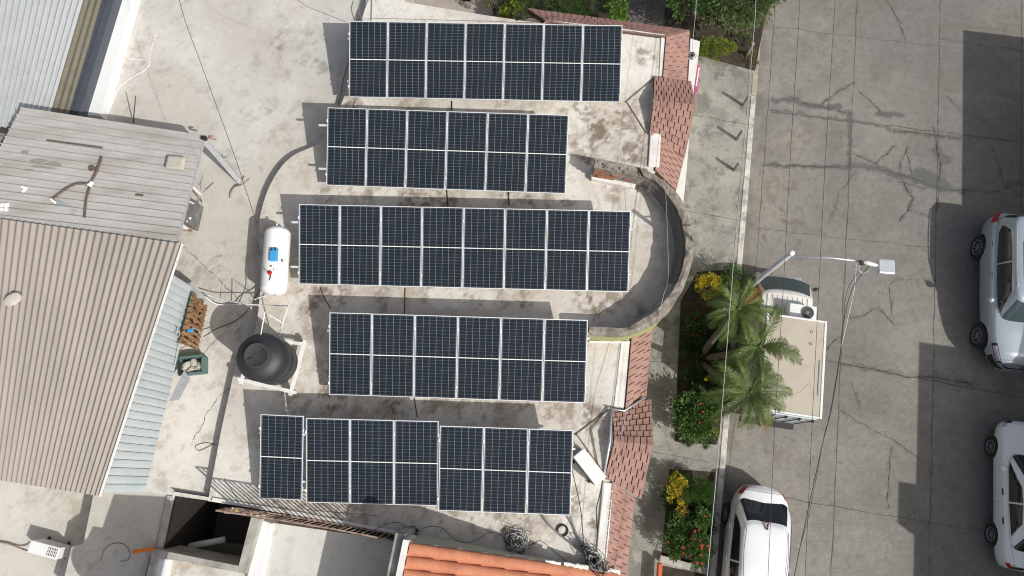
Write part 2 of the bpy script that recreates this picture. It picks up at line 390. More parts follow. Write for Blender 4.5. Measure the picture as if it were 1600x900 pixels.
# street axes: point at distance t along / s across
def ST(u, w_, z=0): p = SU*u + SW*w_; return Vector((p.x, p.y, z))
def uw(p): return p.x*SU.x+p.y*SU.y, p.x*SW.x+p.y*SW.y
wk = uw(P(1184, 100))[1]                       # kerb outer edge, across the street
road_poly = [ST(-9, wk), ST(-9, wk+10.5), ST(24, wk+10.5), ST(24, wk)]
tarlines = [([(1207,156),(1240,156),(1262,163),(1292,168),(1312,167)], .10), ([(1372,178),(1408,180)], .10),
            ([(1330,258),(1372,262),(1398,272),(1430,280),(1470,292),(1502,300)], .11), ([(1440,275),(1472,290)], .28), ([(1462,235),(1475,248)], .2),
            ([(1195,258),(1240,259),(1325,263)], .07), ([(1205,172),(1335,189),(1400,203),(1500,216)], .05), ([(1327,180),(1328,280)], .07)]
CRACKS = [([(1384,0),(1405,32),(1414,62)], .02), ([(1285,162),(1310,142),(1337,128)], .03), ([(1338,140),(1362,158),(1376,176)], .03),
    ([(1332,240),(1368,255),(1385,240),(1398,228)], .03), ([(1418,230),(1410,250),(1405,268)], .022), ([(1415,232),(1425,272)], .02),
    ([(1409,280),(1417,298),(1428,310),(1418,330),(1405,346)], .035), ([(1420,328),(1460,343)], .018), ([(1408,284),(1445,296)], .025),
    ([(1395,505),(1372,480),(1345,494),(1320,497)], .02), ([(1395,500),(1390,445),(1400,437),(1458,438)], .018), ([(1291,546),(1312,525)], .02),
    ([(1311,640),(1335,655),(1370,675),(1400,690),(1440,720)], .022), ([(1392,700),(1387,760),(1387,798)], .018), ([(1310,568),(1345,573),(1385,580),(1420,590),(1455,589),(1520,600)], .045),
    ([(1195,258),(1235,258),(1300,262),(1330,257)], .04), ([(1370,262),(1420,277),(1475,296),(1560,300),(1600,280)], .03), ([(1458,200),(1470,260),(1463,330)], .028),
    ([(1400,205),(1440,208),(1500,218)], .04), ([(1250,160),(1290,168),(1330,178)], .03), ([(1340,265),(1312,300),(1300,340)], .012), ([(1480,150),(1500,175),(1540,190)], .015),
    ([(1550,230),(1570,290),(1600,310)], .015), ([(1330,600),(1345,640)], .012), ([(1470,60),(1500,66),(1600,80)], .015)]
oil = [(1222,264,.15,1),(1228,291,.16,1),(1240,293,.1,.9),(1221,331,.12,.9),(1230,348,.16,1),(1240,352,.1,.8),(1247,345,.16,.5),(1192,368,.2,1),(1264,121,.1,.9),
       (1216,840,.3,.4),(1216,700,.35,.45),(1450,730,.3,.45),(1412,722,.3,.35),(1575,600,.5,.6),(1235,228,.2,.4),(1195,240,.35,.5),(1200,300,.4,.5),(1290,207,.3,.4),(1255,205,.4,.4)]
def road_col(X, Y):
    base = np.tile(np.array([.200,.190,.170]), (len(X), 1))
    u = X*SU.x+Y*SU.y; v = X*SW.x+Y*SW.y
    a = fbm(X, Y, .35, 3, 5); base = base*(.66+.68*a)[:, None]*(.84+.32*fbm(X, Y, 1.3, 13, 6, .65))[:, None]
    # each cast slab has a slightly different tone; brushed across the street
    cu = np.floor((u+.5)/3.6); cv = np.floor((v-wk-.95)/2.75)
    base *= (.94+.12*vnoise(cu*3.7+.5, cv*5.3+.5, 9))[:, None]
    base *= (.965+.07*vnoise(u*9, v*1.2, 31))[:, None]
    cool = sstep(.45, .65, fbm(X, Y, .5, 21)); base = mixc(base, (.185,.183,.175), cool*.5)
    warm = sstep(2.8, .2, np.abs(v-wk-.6))*sstep(.35, .6, fbm(X, Y, .8, 25)); base = mixc(base, (.29,.268,.228), warm*.5)
    g2 = fbm(X, Y, 14, 40, 3); base *= (.93+.14*g2)[:, None]
    wxx = X+(fbm(X, Y, 4, 60, 6, .7)-.5)*.32; wyy = Y+(fbm(X, Y, 4, 61, 6, .7)-.5)*.32
    for pts, wd in tarlines:
        d = segdist(wxx, wyy, [P(x, y) for x, y in pts]); base = mixc(base, (.11,.112,.112), np.clip((wd-d)/.04+.4, 0, 1)*.9)
    base = mixc(base, (.12,.095,.07), blobs(X, Y, oil, 0, 70)*.85)
    cd_ = np.full(X.shape, 9.0)
    for pts, wd in CRACKS: cd_ = np.minimum(cd_, segdist(wxx, wyy, [P(x, y) for x, y in pts])/(wd*2.2+.02))
    base = mixc(base, (.10,.092,.08), np.clip(1.15-cd_, 0, 1)*sstep(.35, .6, fbm(X, Y, 6, 66, 4))*.6)
    sp = sstep(.62, .74, fbm(X, Y, 6, 80, 4, .7)); base = mixc(base, (.15,.14,.12), sp*.5)
    ag = fbm(X*.8+Y*.6, Y*.8-X*.6, 9, 91, 2, .8); base *= (.86+.28*ag)[:, None]
    gut = np.exp(-((v-wk-.1)/.18)**2)*sstep(.35, .6, fbm(X, Y, 1.5, 85)); base = mixc(base, (.14,.12,.10), gut*.6)
    return base
road = tag(sheet('road', road_poly, 0.0, .055, road_col, M_road), kind='structure')

def ribbon(mb, pts, wd, z, jit=0, sub=1, vary=0):
    pts = [Vector((p[0], p[1])) for p in pts]
    q = []
    for a, b in zip(pts[:-1], pts[1:]):
        n = max(1, int((b-a).length/sub)) if jit or vary else 1
        for i in range(n): q.append(a.lerp(b, i/n))
    q.append(pts[-1])
    if jit:
        o1 = random.random()*99
        q = [p + Vector(((vnoise(np.array([o1+i*.55]), np.array([0.]), 5)[0]-.5)*jit*2, (vnoise(np.array([o1+i*.55]), np.array([9.5]), 5)[0]-.5)*jit*2)) + Vector((random.uniform(-1,1), random.uniform(-1,1)))*jit*.25 for i, p in enumerate(q)]
    L_, R_ = [], []
    for i, p in enumerate(q):
        d = (q[min(i+1, len(q)-1)]-q[max(i-1, 0)]).normalized(); nn = Vector((-d.y, d.x)); ww = wd/2*(1+vary*random.uniform(-1, 1))
        L_.append((p.x+nn.x*ww, p.y+nn.y*ww, z)); R_.append((p.x-nn.x*ww, p.y-nn.y*ww, z))
    mb.grid([L_, R_])
jm = MB()
for a, b, wd in [((1212,0),(1183,400),.022), ((1183,400),(1135,760),.014), 
                 ((1341,-30),(1297,930),.032), ((1470,-30),(1451,930),.030), ((1597,-30),(1595,345),.028)]:
    ribbon(jm, [P(*a), P(*b)], wd*.72, .004, jit=.02, sub=.22, vary=.6)
for a, b, wd in [((1210,42),(1480,74),.02), ((1205,175),(1600,222),.035), ((1183,357),(1455,388),.018), ((1200,773),(1600,842),.018), ((1294,565),(1600,622),.03)]:
    ribbon(jm, [P(*a), P(*b)], wd*.8, .008, jit=.03, sub=.25, vary=.5)
tag(jm.build('road_joints', M_joint, fix=False), kind='structure')
cm = MB()
for pts, wd in CRACKS:
    ribbon(cm, [P(*p) for p in pts], wd*.5, .012, jit=.035, sub=.07, vary=.9)
tag(cm.build('road_cracks', M_dark, fix=False), kind='structure')
dg = MB()        # dry grass tufts in the widest cracks
for pts in [[(1447,232),(1470,240)], [(1413,297),(1425,310),(1418,328)], [(1462,312),(1470,322)], [(1415,208),(1500,218)], [(1340,570),(1400,585)], [(1458,40),(1600,50)]]:
    q = [P(*p) for p in pts]
    for a, b in zip(q[:-1], q[1:]):
        for _ in range(int((b-a).length*60)):
            c = a.lerp(b, random.random()) + Vector((random.gauss(0,.03), random.gauss(0,.03), .01)); h = random.uniform(.02,.06); a_ = random.random()*6.28
            d = Vector((math.cos(a_), math.sin(a_), 0))*.006; dg.add([c-d, c+d, c+Vector((random.gauss(0,.03), random.gauss(0,.03), h))], [(0,1,2)])
tag(dg.build('dry_grass', mat('straw', (.36,.29,.15), .9, .2, 10, 0), fix=False), 'dry straw coloured grass growing in the street cracks', kind='stuff')

# sidewalk between the houses and the kerb
ZS = .13
KT = .17
sw_poly = [ST(-9, wk-KT), ST(24, wk-KT), ST(24, wk-6), ST(-9, wk-6)]
def walk_col(X, Y):
    base = np.tile(np.array([.255,.248,.22]), (len(X), 1)); base *= (.66+.68*fbm(X, Y, .8, 103, 6))[:, None]
    base *= (.85+.30*fbm(X, Y, 6, 105, 4, .7))[:, None]
    pale = sstep(.48, .62, fbm(X, Y, 1.1, 111)); base = mixc(base, (.40,.385,.34), pale*.45)
    dk = sstep(.52, .66, fbm(X, Y, 2.4, 121, 6, .72)); base = mixc(base, (.12,.12,.105), dk*.6)
    base = mixc(base, (.11,.105,.09), blobs(X, Y, [(1105,455,.7,.9),(1025,520,.5,.7),(1160,300,.4,.5),(1115,330,.5,.5),(1180,110,.4,.5)], ZS, 130)*.6)
    return base
tag(sheet('sidewalk', sw_poly, ZS, .06, walk_col, M_walk), kind='structure')
jw = MB()
for a, b in [((1085,180),(1175,196)), ((1075,330),(1160,345)), ((985,700),(1110,722)), ((1015,565),(1065,568))]:
    ribbon(jw, [P(*a, ZS), P(*b, ZS)], .015, ZS+.004, jit=.015, sub=.2, vary=.5)
tag(jw.build('sidewalk_joints', M_joint, fix=False), kind='structure')
kb = MB()
us = uw(P(1178,150,ZS))[0]
def kerb(u0, u1, zt): 
    a = [ST(u0, wk-KT), ST(u1, wk-KT), ST(u1, wk), ST(u0, wk)]; kb.prism([(p.x, p.y) for p in a], -.02, zt)
kerb(-9, us, ZS+.02); kb2 = MB()
a = [ST(us+.02, wk-KT), ST(24, wk-KT), ST(24, wk), ST(us+.02, wk)]; kb2.prism([(p.x, p.y) for p in a], -.02, ZS+.01)
tag(kb.build('kerb', M_kerb, bevel=.015), kind='structure'); tag(kb2.build('kerb', mat('bare_kerb', (.36,.32,.26), .9, .2, 6, .4, col2=(.27,.23,.18)), bevel=.015), kind='structure')

# ================================================================== BUILDINGS
def wallring(mb, poly, z0, z1): mb.prism([(p[0], p[1]) for p in poly], z0, z1-.004, top=False, bottom=False)
# ---- main house with the solar roof
cur = bez(PP([(538,150),(510,215),(455,245),(424,285),(406,340),(404,400),(407,450),(398,520)], ZR), 5)
main_poly = PP([(585,-60),(560,60)], ZR) + cur + PP([(367,575),(345,675),(325,783)], ZR) + PP([(470,805),(622,834),(760,868),(960,900)], ZR) + \
    PP([(945,885),(957,752),(943,748),(952,680),(956,640),(976,640),(987,530),(1055,520),(1082,470),(1100,410),(1095,350),(1070,290),(1030,262),(1028,208),(1013,208),(1020,160),(1022,119),(1038,119),(1041,55),(950,42),(851,31),(849,37),(760,24),(632,3),(632,-60)], ZR)
# parapet centre line is inside this polygon; clip polygon to the parapet's outer edge
par_out = bez(PP([(1000,262),(1030,277),(1060,305),(1077,345),(1083,395),(1068,450),(1040,492),(1015,510),(975,525),(920,522)], 4.1), 5)
par_in = bez(PP([(1004,274),(1026,284),(1048,309),(1065,345),(1071,394),(1057,444),(1032,479),(1008,496),(974,512),(920,510)], 4.1), 5)
house = thing('flat_roof_house', 'cream flat roofed house under the solar panels, with red tile eaves and round terrace', 'house', P(800,450,0))
rows_px = [((546,33),(973,40),7),((512,168),(889,180),6),((467,319),(986,330),8),((515,488),(919,500),6),((407,647),(475,650),1),((478,652),(686,657),3),((687,665),(896,672),3)]
rs = random.Random(5)
st = []
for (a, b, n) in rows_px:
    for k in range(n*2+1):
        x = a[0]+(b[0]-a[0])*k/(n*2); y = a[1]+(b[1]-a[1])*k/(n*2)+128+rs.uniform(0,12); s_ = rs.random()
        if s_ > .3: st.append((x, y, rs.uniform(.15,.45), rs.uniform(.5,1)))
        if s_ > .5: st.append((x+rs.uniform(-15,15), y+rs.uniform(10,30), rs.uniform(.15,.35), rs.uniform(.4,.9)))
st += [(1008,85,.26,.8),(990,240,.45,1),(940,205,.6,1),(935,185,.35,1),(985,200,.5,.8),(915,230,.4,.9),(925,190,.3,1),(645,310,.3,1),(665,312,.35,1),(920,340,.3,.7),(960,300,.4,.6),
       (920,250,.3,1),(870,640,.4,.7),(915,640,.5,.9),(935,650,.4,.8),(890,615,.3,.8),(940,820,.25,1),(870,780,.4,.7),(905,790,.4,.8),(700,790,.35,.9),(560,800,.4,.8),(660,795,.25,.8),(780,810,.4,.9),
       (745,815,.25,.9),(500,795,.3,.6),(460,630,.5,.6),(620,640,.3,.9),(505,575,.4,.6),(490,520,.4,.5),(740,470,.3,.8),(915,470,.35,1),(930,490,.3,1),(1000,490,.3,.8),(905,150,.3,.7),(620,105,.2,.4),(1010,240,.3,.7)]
def roof_col(X, Y):
    base = np.tile(np.array([.55,.515,.465]), (len(X), 1)); base *= (.84+.32*fbm(X, Y, .55, 203, 5))[:, None]
    wht = sstep(.50, .66, fbm(X, Y, .9, 215)); base = mixc(base, (.70,.68,.63), wht*.6)
    for px, py, r in [(975,590,.8),(980,80,1.1),(1000,110,.8),(640,20,1.2),(560,560,.9),(590,300,.6),(960,800,.5),(350,740,1.2)]:
        p = P(px, py, ZR); base = mixc(base, (.68,.66,.61), np.exp(-(np.hypot(X-p.x, Y-p.y)/r)**2)*.7)
    base *= (.95+.10*fbm(X, Y, 9, 230, 3))[:, None]
    dirt = sstep(.53, .66, fbm(X, Y, 1.6, 240, 7, .74)); base = mixc(base, (.36,.30,.23), dirt*.5)
    sxs = X*-.3+Y*.95; syx = X*.95+Y*.3; strk = sstep(.60, .78, fbm(syx*7, sxs*1.1, 1, 250, 4)); base = mixc(base, (.38,.32,.26), strk*.25)
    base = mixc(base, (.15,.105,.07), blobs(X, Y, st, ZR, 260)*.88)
    fl = sstep(.76, .80, fbm(X, Y, 13, 281, 3)); base = mixc(base, (.22,.18,.14), fl*.4)
    return base
# keep the roof inside the parapet ring
i0 = main_poly.index(next(p for p in main_poly if (p-P(987,530,ZR)).length < .01))
i1 = main_poly.index(next(p for p in main_poly if (p-P(1030,262,ZR)).length < .01))
pmid = [((a+b)/2) for a, b in zip(par_out, par_in)]
main_poly = main_poly[:i0+1] + [Vector((p.x, p.y, ZR)) for p in reversed(pmid[2:-8])] + main_poly[i1:]
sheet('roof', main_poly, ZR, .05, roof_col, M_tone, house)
wm = MB(); wallring(wm, main_poly, 0, ZR); wm.build('wall', M_wallc, house)
# curved parapet with a rough raw top
pm = MB(); ring_o, ring_i = par_out, par_in
def jz(p): return p + Vector((random.gauss(0,.012), random.gauss(0,.012), random.gauss(0,.012)))
n = len(ring_o)
rows = [[Vector((p.x, p.y, 0.0)) for p in ring_o], [Vector((p.x, p.y, 3.98)) for p in ring_o]]
pm.grid(rows); pm.build('parapet', M_lime, house, fix=False)
pm = MB(); ti = [jz(p)+Vector((0,0,0)) for p in ring_i]; to = [jz(p) for p in ring_o]; tm = [jz((a+b)/2+Vector((0,0,.02))) for a, b in zip(ring_i, ring_o)]
pm.grid([[Vector((p.x, p.y, 3.95)) for p in ring_o], to, tm, ti, [Vector((p.x, p.y, 3.93)) for p in ring_i]]); pm.build('parapet_coping', M_rim, house, fix=False)
pm = MB(); ctr = P(990,400,ZR)
def inn(p, k, z): q = Vector((p.x, p.y, 0)); c = Vector((ctr.x, ctr.y, 0)); d = (c-q).normalized(); q += d*k; return Vector((q.x, q.y, z))
pm.grid([[Vector((p.x, p.y, 3.93)) for p in ring_i], [inn(p, .0, ZR+.22) for p in ring_i], [inn(p, .05, ZR+.18) for p in ring_i], [inn(p, .16, ZR+.01) for p in ring_i]])
pm.build('parapet_inner_face', M_coping, house, fix=False, smooth=False)
# broken brick wall that the parapet starts from
bw = MB()
top = PP([(932,247),(1012,264),(1012,279),(928,262)], 4.02)
bw.prism([(p.x, p.y) for p in top], ZR-.1, 4.02)
o = bw.build('brick_wall', M_rim, house)
bk = MB(); a = P(929,262,4.0); b = P(1003,277,4.0); d = (b-a).normalized(); nrm = Vector((d.y, -d.x, 0))
for r_ in range(9):
    for k in range(6):
        if random.random() < .22 or k > 0 and random.random() < .85: continue
        c = a + d*(.12+k*.235+(.11 if r_ % 2 else 0)) + nrm*random.uniform(.0,.025) - Vector((0,0,.05+r_*.075))
        bk = MB(); bk.box(c, (.215,.07,.06), rz=math.atan2(d.y, d.x)+random.gauss(0,.02)); bk.build('exposed_brick', M_brick, house)
lg = MB(); lq = PP([(925,266),(995,283),(993,291),(924,276)], ZR+.32); lg.prism([(p.x, p.y) for p in lq], ZR-.05, ZR+.2); lg.build('plaster_skirt', M_wallw, house, bevel=.03)
for _ in range(14):
    t = random.random(); c = P(930+75*t, 252+20*t+random.uniform(-4,8), 4.03); sb = MB(); sb.box(c, (random.uniform(.04,.10),)*2+(random.uniform(.01,.03),), rot=Matrix.Rotation(random.random()*3,3,Vector((random.random(),random.random(),1)))); sb.build('rubble_piece', M_rim, house)
mt = MB()   # metal sheets leaning along the inside of the round wall
for k in range(3):
    q = [Vector((p.x, p.y, 0)) for p in ring_i][3:26]; z_ = 3.98-k*.13
    mt.grid([[inn(p, .03+.05*k, z_) for p in q], [inn(p, .09+.05*k, z_-.10) for p in q]])
mt.build('drip_moulding', mat('dark_moulding', (.12,.115,.11), .8, .3, 12, .4), house, fix=False)
# white kerbs round the roof edge
def rimbar(pts, wd, h, z=ZR):
    q = [P(x, y, z) for x, y in pts]
    for a, b in zip(q[:-1], q[1:]):
        rc = MB(); rc.bar(a+Vector((0,0,h/2)), b+Vector((0,0,h/2)), wd, h); rc.build('roof_kerb', M_wallw, house, bevel=min(.02, h*.4))
rimbar([(851,34),(950,45),(1038,57)], .10, .03); rimbar([(1036,57),(1033,119)], .12, .025); rimbar([(1024,209),(1021,262)], .30, .06); rimbar([(980,534),(968,638)], .30, .02); rimbar([(950,754),(938,888)], .26, .05)
rimbar([(920,534),(984,535)], .06, .05); rimbar([(332,780),(470,803),(622,833)], .10, .05)
rg = MB()
for a, b in [((898,680),(952,640)), ((900,677),(945,741)), ((1022,122),(977,160)), ((980,160),(1010,208))]:
    rg.bar(P(*a, ZR+.015), P(*b, ZR+.015), .025, .03)
rg.build('roof_ridge_line', mat('sealant_line', (.20,.15,.11), .9, .2, 10, .2), house)
# tile eaves ----------------------------------------------------------
def tile_slope(name, A, B, C, D, rows, cols, parent, lift=.028, gap=.012, stag=.5, m=M_tile):
    """A-B upper edge, D-C lower edge"""
    mb = MB(); A, B, C, D = map(Vector, (A, B, C, D)); nrm = (B-A).cross(D-A).normalized()
    if nrm.z < 0: nrm = -nrm
    u0 = lambda s_, t: A.lerp(B, s_).lerp(D.lerp(C, s_), t)
    for r_ in range(rows):
        off = (stag if r_ % 2 else 0)/cols
        for c in range(-1, cols+1):
            s0 = max(0, c/cols+off); s1 = min(1, (c+1)/cols+off)
            if s1-s0 < .02/1: continue
            t0 = r_/rows; t1 = (r_+1)/rows*1.0; w_ = (u0(s1, t0)-u0(s0, t0)).length; gg = min(.3, gap/max(w_, .01)); ds = (s1-s0)*gg
            lf = lift*random.uniform(.75, 1.25)
            p = [u0(s0+ds, t0)+nrm*.004, u0(s1-ds, t0)+nrm*.004, u0(s1-ds, t1)+nrm*lf, u0(s0+ds, t1)+nrm*lf]
            q = [x-nrm*.018 for x in p]
            mb.add(p+q, [(0,1,2,3),(4,5,1,0),(5,6,2,1),(6,7,3,2),(7,4,0,3)])
    o = mb.build(name, m, parent)
    ub = MB(); dn = nrm*.012; ub.add([A-dn, B-dn, C-dn, D-dn, A-nrm*.12, B-nrm*.12, C-nrm*.12, D-nrm*.12], [(0,1,2,3),(7,6,5,4),(0,4,5,1),(1,5,6,2),(2,6,7,3),(3,7,4,0)])
    ub.build(name+'_deck', M_tiled, parent)
T = lambda x, y, z: P(x, y, z)
tile_slope('tile_eave', T(852,33,3.36), T(1040,57,3.36), T(1077,48,2.85), T(824,14,2.85), 4, 24, house)
tile_slope('tile_eave', T(1041,57,3.36), T(1036,121,3.36), T(1072,131,2.85), T(1077,48,2.85), 6, 5, house, lift=.016)
tile_slope('tile_eave', T(1021,157,3.70), T(1087,163,3.64), T(1080,128,3.1), T(1022,119,3.36), 5, 8, house, lift=.03)
tile_slope('tile_eave', T(1021,157,3.70), T(1087,163,3.64), T(1070,246,3.0), T(1014,209,3.36), 7, 6, house, lift=.034)
tile_slope('tile_eave', T(1030,210,3.36), T(1024,266,3.36), T(1056,298,2.9), T(1069,246,2.95), 5, 6, house, lift=.014)
tile_slope('tile_eave', T(987,528,3.36), T(977,641,3.36), T(1009,622,2.85), T(1020,508,2.85), 3, 9, house, lift=.012)
tile_slope('tile_eave', T(960,689,3.72), T(1021,695,3.66), T(1018,624,3.0), T(956,641,3.36), 7, 6, house, lift=.034)
tile_slope('tile_eave', T(960,689,3.72), T(1021,695,3.66), T(1002,780,3.0), T(945,744,3.36), 6, 6, house, lift=.03)
tile_slope('tile_eave', T(957,752,3.36), T(943,892,3.36), T(978,905,2.85), T(991,778,2.85), 4, 9, house, lift=.012)
gb = MB()   # upright west ends of the two raised tile gables
for q in ([T(1022,118,ZR), T(1021,157,3.70), T(1013,210,ZR)], [T(956,640,ZR), T(960,689,3.72), T(944,746,ZR)]):
    b_ = [Vector((p.x, p.y, ZR-.02)) for p in q]; q2 = [p+Vector((.06,0,0)) for p in q]
    gb.add([q[0], q[1], q[2], b_[1], q2[0], q2[1], q2[2]], [(0,1,2,3),(4,5,6),(0,1,5,4),(1,2,6,5)])
gb.build('gable_end', M_wallw, house)
fl = MB(); fl.tube([T(956,639,3.42), T(953,690,3.8), T(943,747,3.42)], .03); fl.tube([T(952,638,3.44), T(975,642,3.4), T(1008,621,3.05)], .022)
fl.build('gutter_flashing', M_zinc, house, smooth=True)
# lower ledges on the street side
lb = MB(); q = PP([(1079,60),(1094,65),(1083,150),(1074,150)], 2.6); lb.prism([(p.x, p.y) for p in q], 0, 2.6); lb.build('street_ledge', M_wallw, house); lb = MB()
q = PP([(1063,243),(1077,215),(1073,265),(1065,345),(1056,300)], 2.6); lb.prism([(p.x, p.y) for p in q], 0, 2.6)
lb.build('street_ledge', M_wallw, house)
sg = thing('shop_sign', 'pink and white sign board fixed to the street wall below the tile eave', 'sign', P(1088,125,2.2))
s1 = MB(); a, b = P(1089,108,2.35), P(1085,146,2.35); s1.bar(a, b, .10, .5); s1.build('sign_board', M_pink, sg)
s1 = MB(); s1.bar(a+Vector((.0,-.1,.253)), b+Vector((0,.1,.253)), .035, .006); s1.bar(a+Vector((.053,-.25,.05)), b+Vector((.053,.3,.05)), .006, .2); s1.build('sign_stripe', M_pvc, sg)
# ---- lower rear roof
rear = thing('rear_house', 'pale grey flat roofed rear house lying lower than the solar roof, behind the curved step', 'house', P(300,300,0))
rear_poly = PP([(165,-70),(630,-70),(600,120),(560,260),(470,400),(400,560),(372,680),(345,785),(228,768),(80,760),(60,420),(120,180)], ZL)
def rear_col(X, Y):
    base = np.tile(np.array([.52,.51,.485]), (len(X), 1)); base *= (.84+.32*fbm(X, Y, .6, 303, 6))[:, None]
    base *= (.93+.14*fbm(X, Y, 5, 305, 4))[:, None]
    br = sstep(.44, .6, fbm(X, Y, .5, 313)+.10*(Y < P(300,250,ZL).y)); base = mixc(base, (.46,.425,.37), br*.6)
    p = P(290,680,ZL); base = mixc(base, (.68,.655,.60), np.exp(-(np.hypot((X-p.x)*1.2, (Y-p.y)*.55)/1.6)**2)*.95)
    for px, py, r in [(225,60,.8),(200,110,.6)]:
        p = P(px, py, ZL); base = mixc(base, (.58,.56,.53), np.exp(-(np.hypot(X-p.x, Y-p.y)/r)**4)*.6)
    d = sstep(.56, .68, fbm(X, Y, 2.0, 320, 7, .76)); base = mixc(base, (.33,.30,.26), d*.5)
    base = mixc(base, (.17,.155,.135), blobs(X, Y, [(440,68,.2,1),(505,100,.25,.9),(440,60,.5,.5),(425,170,.25,.7),(330,420,.3,.6),(345,410,.2,.8),(375,520,.18,1),(350,560,.3,.4),(250,105,.3,.4),(205,108,.4,.4),(475,60,.5,.4),(340,440,.6,.4),(300,420,.5,.5),(370,250,.4,.4)], ZL, 330)*.75)
    return base
sheet('roof', rear_poly, ZL, .06, rear_col, M_tone, rear)
wm = MB(); wallring(wm, rear_poly, 0, ZL); wm.build('wall', M_wallc, rear)
pr = MB()   # raised hand-floated mortar ridges
def lump(mb, pts, r, z): mb.tube([p+Vector((0,0,-r*.35)) for p in bez(PP(pts, z), 6)], r, 6)
lump(pr, [(196,50),(190,75),(205,92),(232,94),(228,108),(205,122),(185,138),(176,160),(166,180)], .018, ZL); lump(pr, [(232,92),(238,70),(246,50)], .012, ZL)
pr.build('mortar_ridge', M_wallw, rear, smooth=True)
pw = MB(); q = PP([(190,-40),(218,-40),(156,180),(122,180)], 3.30); pw.prism([(p.x, p.y) for p in q], 0, 3.30); pw.build('parapet', mat('bright_white_plaster', (.72,.735,.735), .75, .03, 4, .1), rear)
pw = MB(); q = PP([(190,-40),(200,-40),(134,180),(122,180)], 3.33); pw.prism([(p.x, p.y) for p in q], 3.29, 3.33); pw.build('parapet_edge', mat('pinkish_plaster', (.60,.585,.585), .9, .08, 5, .2), rear)
for pts in [[(280,380),(345,440),(375,470)], [(345,440),(343,470)], [(395,575),(370,600),(340,620),(300,690)], [(310,560),(330,540),(350,520)]]:
    cr = MB(); ribbon(cr, [P(*p, ZL) for p in pts], .012, ZL+.004, jit=.05, sub=.07, vary=.7); cr.build('roof_crack', M_dark, rear, fix=False)

# ---- corrugated roofs
def corrugated(name, A, B, C, D, pitch, amp, m, parent, shape='wave', ov=0.0, thick=True, jag=0, sag=0):
    """sheet A B C D; the ribs run from A-B side to D-C side direction A->D; ripples step along A->B"""
    A, B, C, D = map(Vector, (A, B, C, D)); nrm = (B-A).cross(D-A).normalized()
    if nrm.z < 0: nrm = -nrm
    Lw = ((B-A).length+(C-D).length)/2; nr = max(2, int(Lw/pitch)); prof = []
    if shape == 'wave': prof = [(k/8, -math.cos(2*math.pi*k/8)) for k in range(8)]
    elif shape == 'trap': prof = [(0,-1),(.30,-1),(.42,1),(.88,1)]
    elif shape == 'rib': prof = [(0,-1),(.07,1),(.15,1),(.22,-.6),(.6,-.5)]
    us_ = [((i+p[0])/nr, p[1]*amp) for i in range(nr) for p in prof]+[(1, -amp)]
    vs_ = 9; rws = []
    for j in range(vs_+1):
        v = j/vs_; row = []
        for i, (u, h) in enumerate(us_):
            jj = 0
            if jag and j in (0, vs_): k = int(u*nr/6); jj = (random.Random(k*7+j).random()-.5)*jag
            p = A.lerp(B, u).lerp(D.lerp(C, u), min(1.02, max(-.02, v+jj))); row.append(p+nrm*(h+amp+sag*math.sin(v*3.14)*math.sin(u*40)))
        rws.append(row)
    mb = MB(); mb.grid(rws); mb.grid([[p-nrm*.004 for p in r_] for r_ in rws])
    return mb.build(name, m, parent, fix=False, smooth=(shape == 'wave'))
shed = thing('tin_shed', 'weathered grey corrugated shed roof with ribs running across, bent pipes lying on it', 'shed', P(150,270,0))
zC = 4.9
A, B, C, D = P(40,168,zC), P(320,212,zC), P(274,377,zC+.25), P(-60,330,zC+.25)
Al, Dl = P(-60,152,zC), D
corrugated('roof', P(34,168,zC), P(-60,342,zC+.22), P(276,380,zC+.22), P(320,212,zC), .205, .026, M_corrC, shed, 'rib', jag=.0, sag=.004)
sw = MB(); q = [P(-10,205,zC), P(190,235,zC), P(150,355,zC), P(-60,330,zC)]; q = [(p.x, p.y) for p in q]; sw.prism(q, 0, zC-.05, top=False); sw.build('wall', M_wallg, shed)
for px_, py_ in ((215,205),(120,195)):
    l = MB(); q_ = P(px_-8, py_+4, zC); l.bar((q_.x, q_.y, ZL), (q_.x, q_.y, zC-.02), .07, .07); l.build('post', M_zinc, shed)
cr = MB(); corn = P(318,222,zC)
eb = MB(); eb.bar(P(320,212,zC)-Vector((0,0,.04)), P(276,378,zC+.2)-Vector((0,0,.04)), .03, .05); eb.build('edge_trim', M_zinc, shed)
big = thing('beige_roof_building', 'big building under a ribbed beige sheet roof, at the lower left', 'building', P(100,560,0))
zD = 5.12
corrugated('roof', P(-120,326,zD+.1), P(284,381,zD+.1), P(155,775,zD-.1), P(-120,731,zD-.1), .148, .026, M_corrD, big, 'wave')
sw = MB(); q = [P(-120,345,zD), P(180,385,zD), P(60,745,zD), P(-120,720,zD)]; sw.prism([(p.x, p.y) for p in q], 0, zD-.2, top=False); sw.build('wall', M_wallc, big)
eb = MB(); eb.bar(P(285,381,zD+.16), P(156,776,zD-.04), .035, .05); eb.build('edge_trim', M_whitep, big)
lean = thing('lean_to', 'narrow blue grey ribbed sheet lean-to beside the beige roof', 'lean-to', P(230,600,0))
corrugated('roof', P(262,424,4.35), P(162,769,4.35), P(226,768,3.75), P(304,450,3.75), .185, .016, M_corrC2, lean, 'rib', jag=.02)
sw = MB(); q = [P(225,450,3.6), P(262,455,3.6), P(190,745,3.6), P(150,745,3.6)]; sw.prism([(p.x, p.y) for p in q], 0, 3.6, top=False); sw.build('wall', M_wallw, lean)
eb = MB()
for q in ([(292,440),(314,458),(308,466),(298,458)], [(287,578),(296,592),(279,624),(263,627)]):
    t_ = [P(x, y, 3.85) for x, y in q]; eb = MB(); eb.prism([(p.x, p.y) for p in t_], 3.80, 3.82); eb.build('flashing', M_zinc, lean)
wh = thing('white_roof_building', 'building under a shiny white ribbed sheet roof in the top left corner', 'building', P(40,80,0))
zB = 3.7
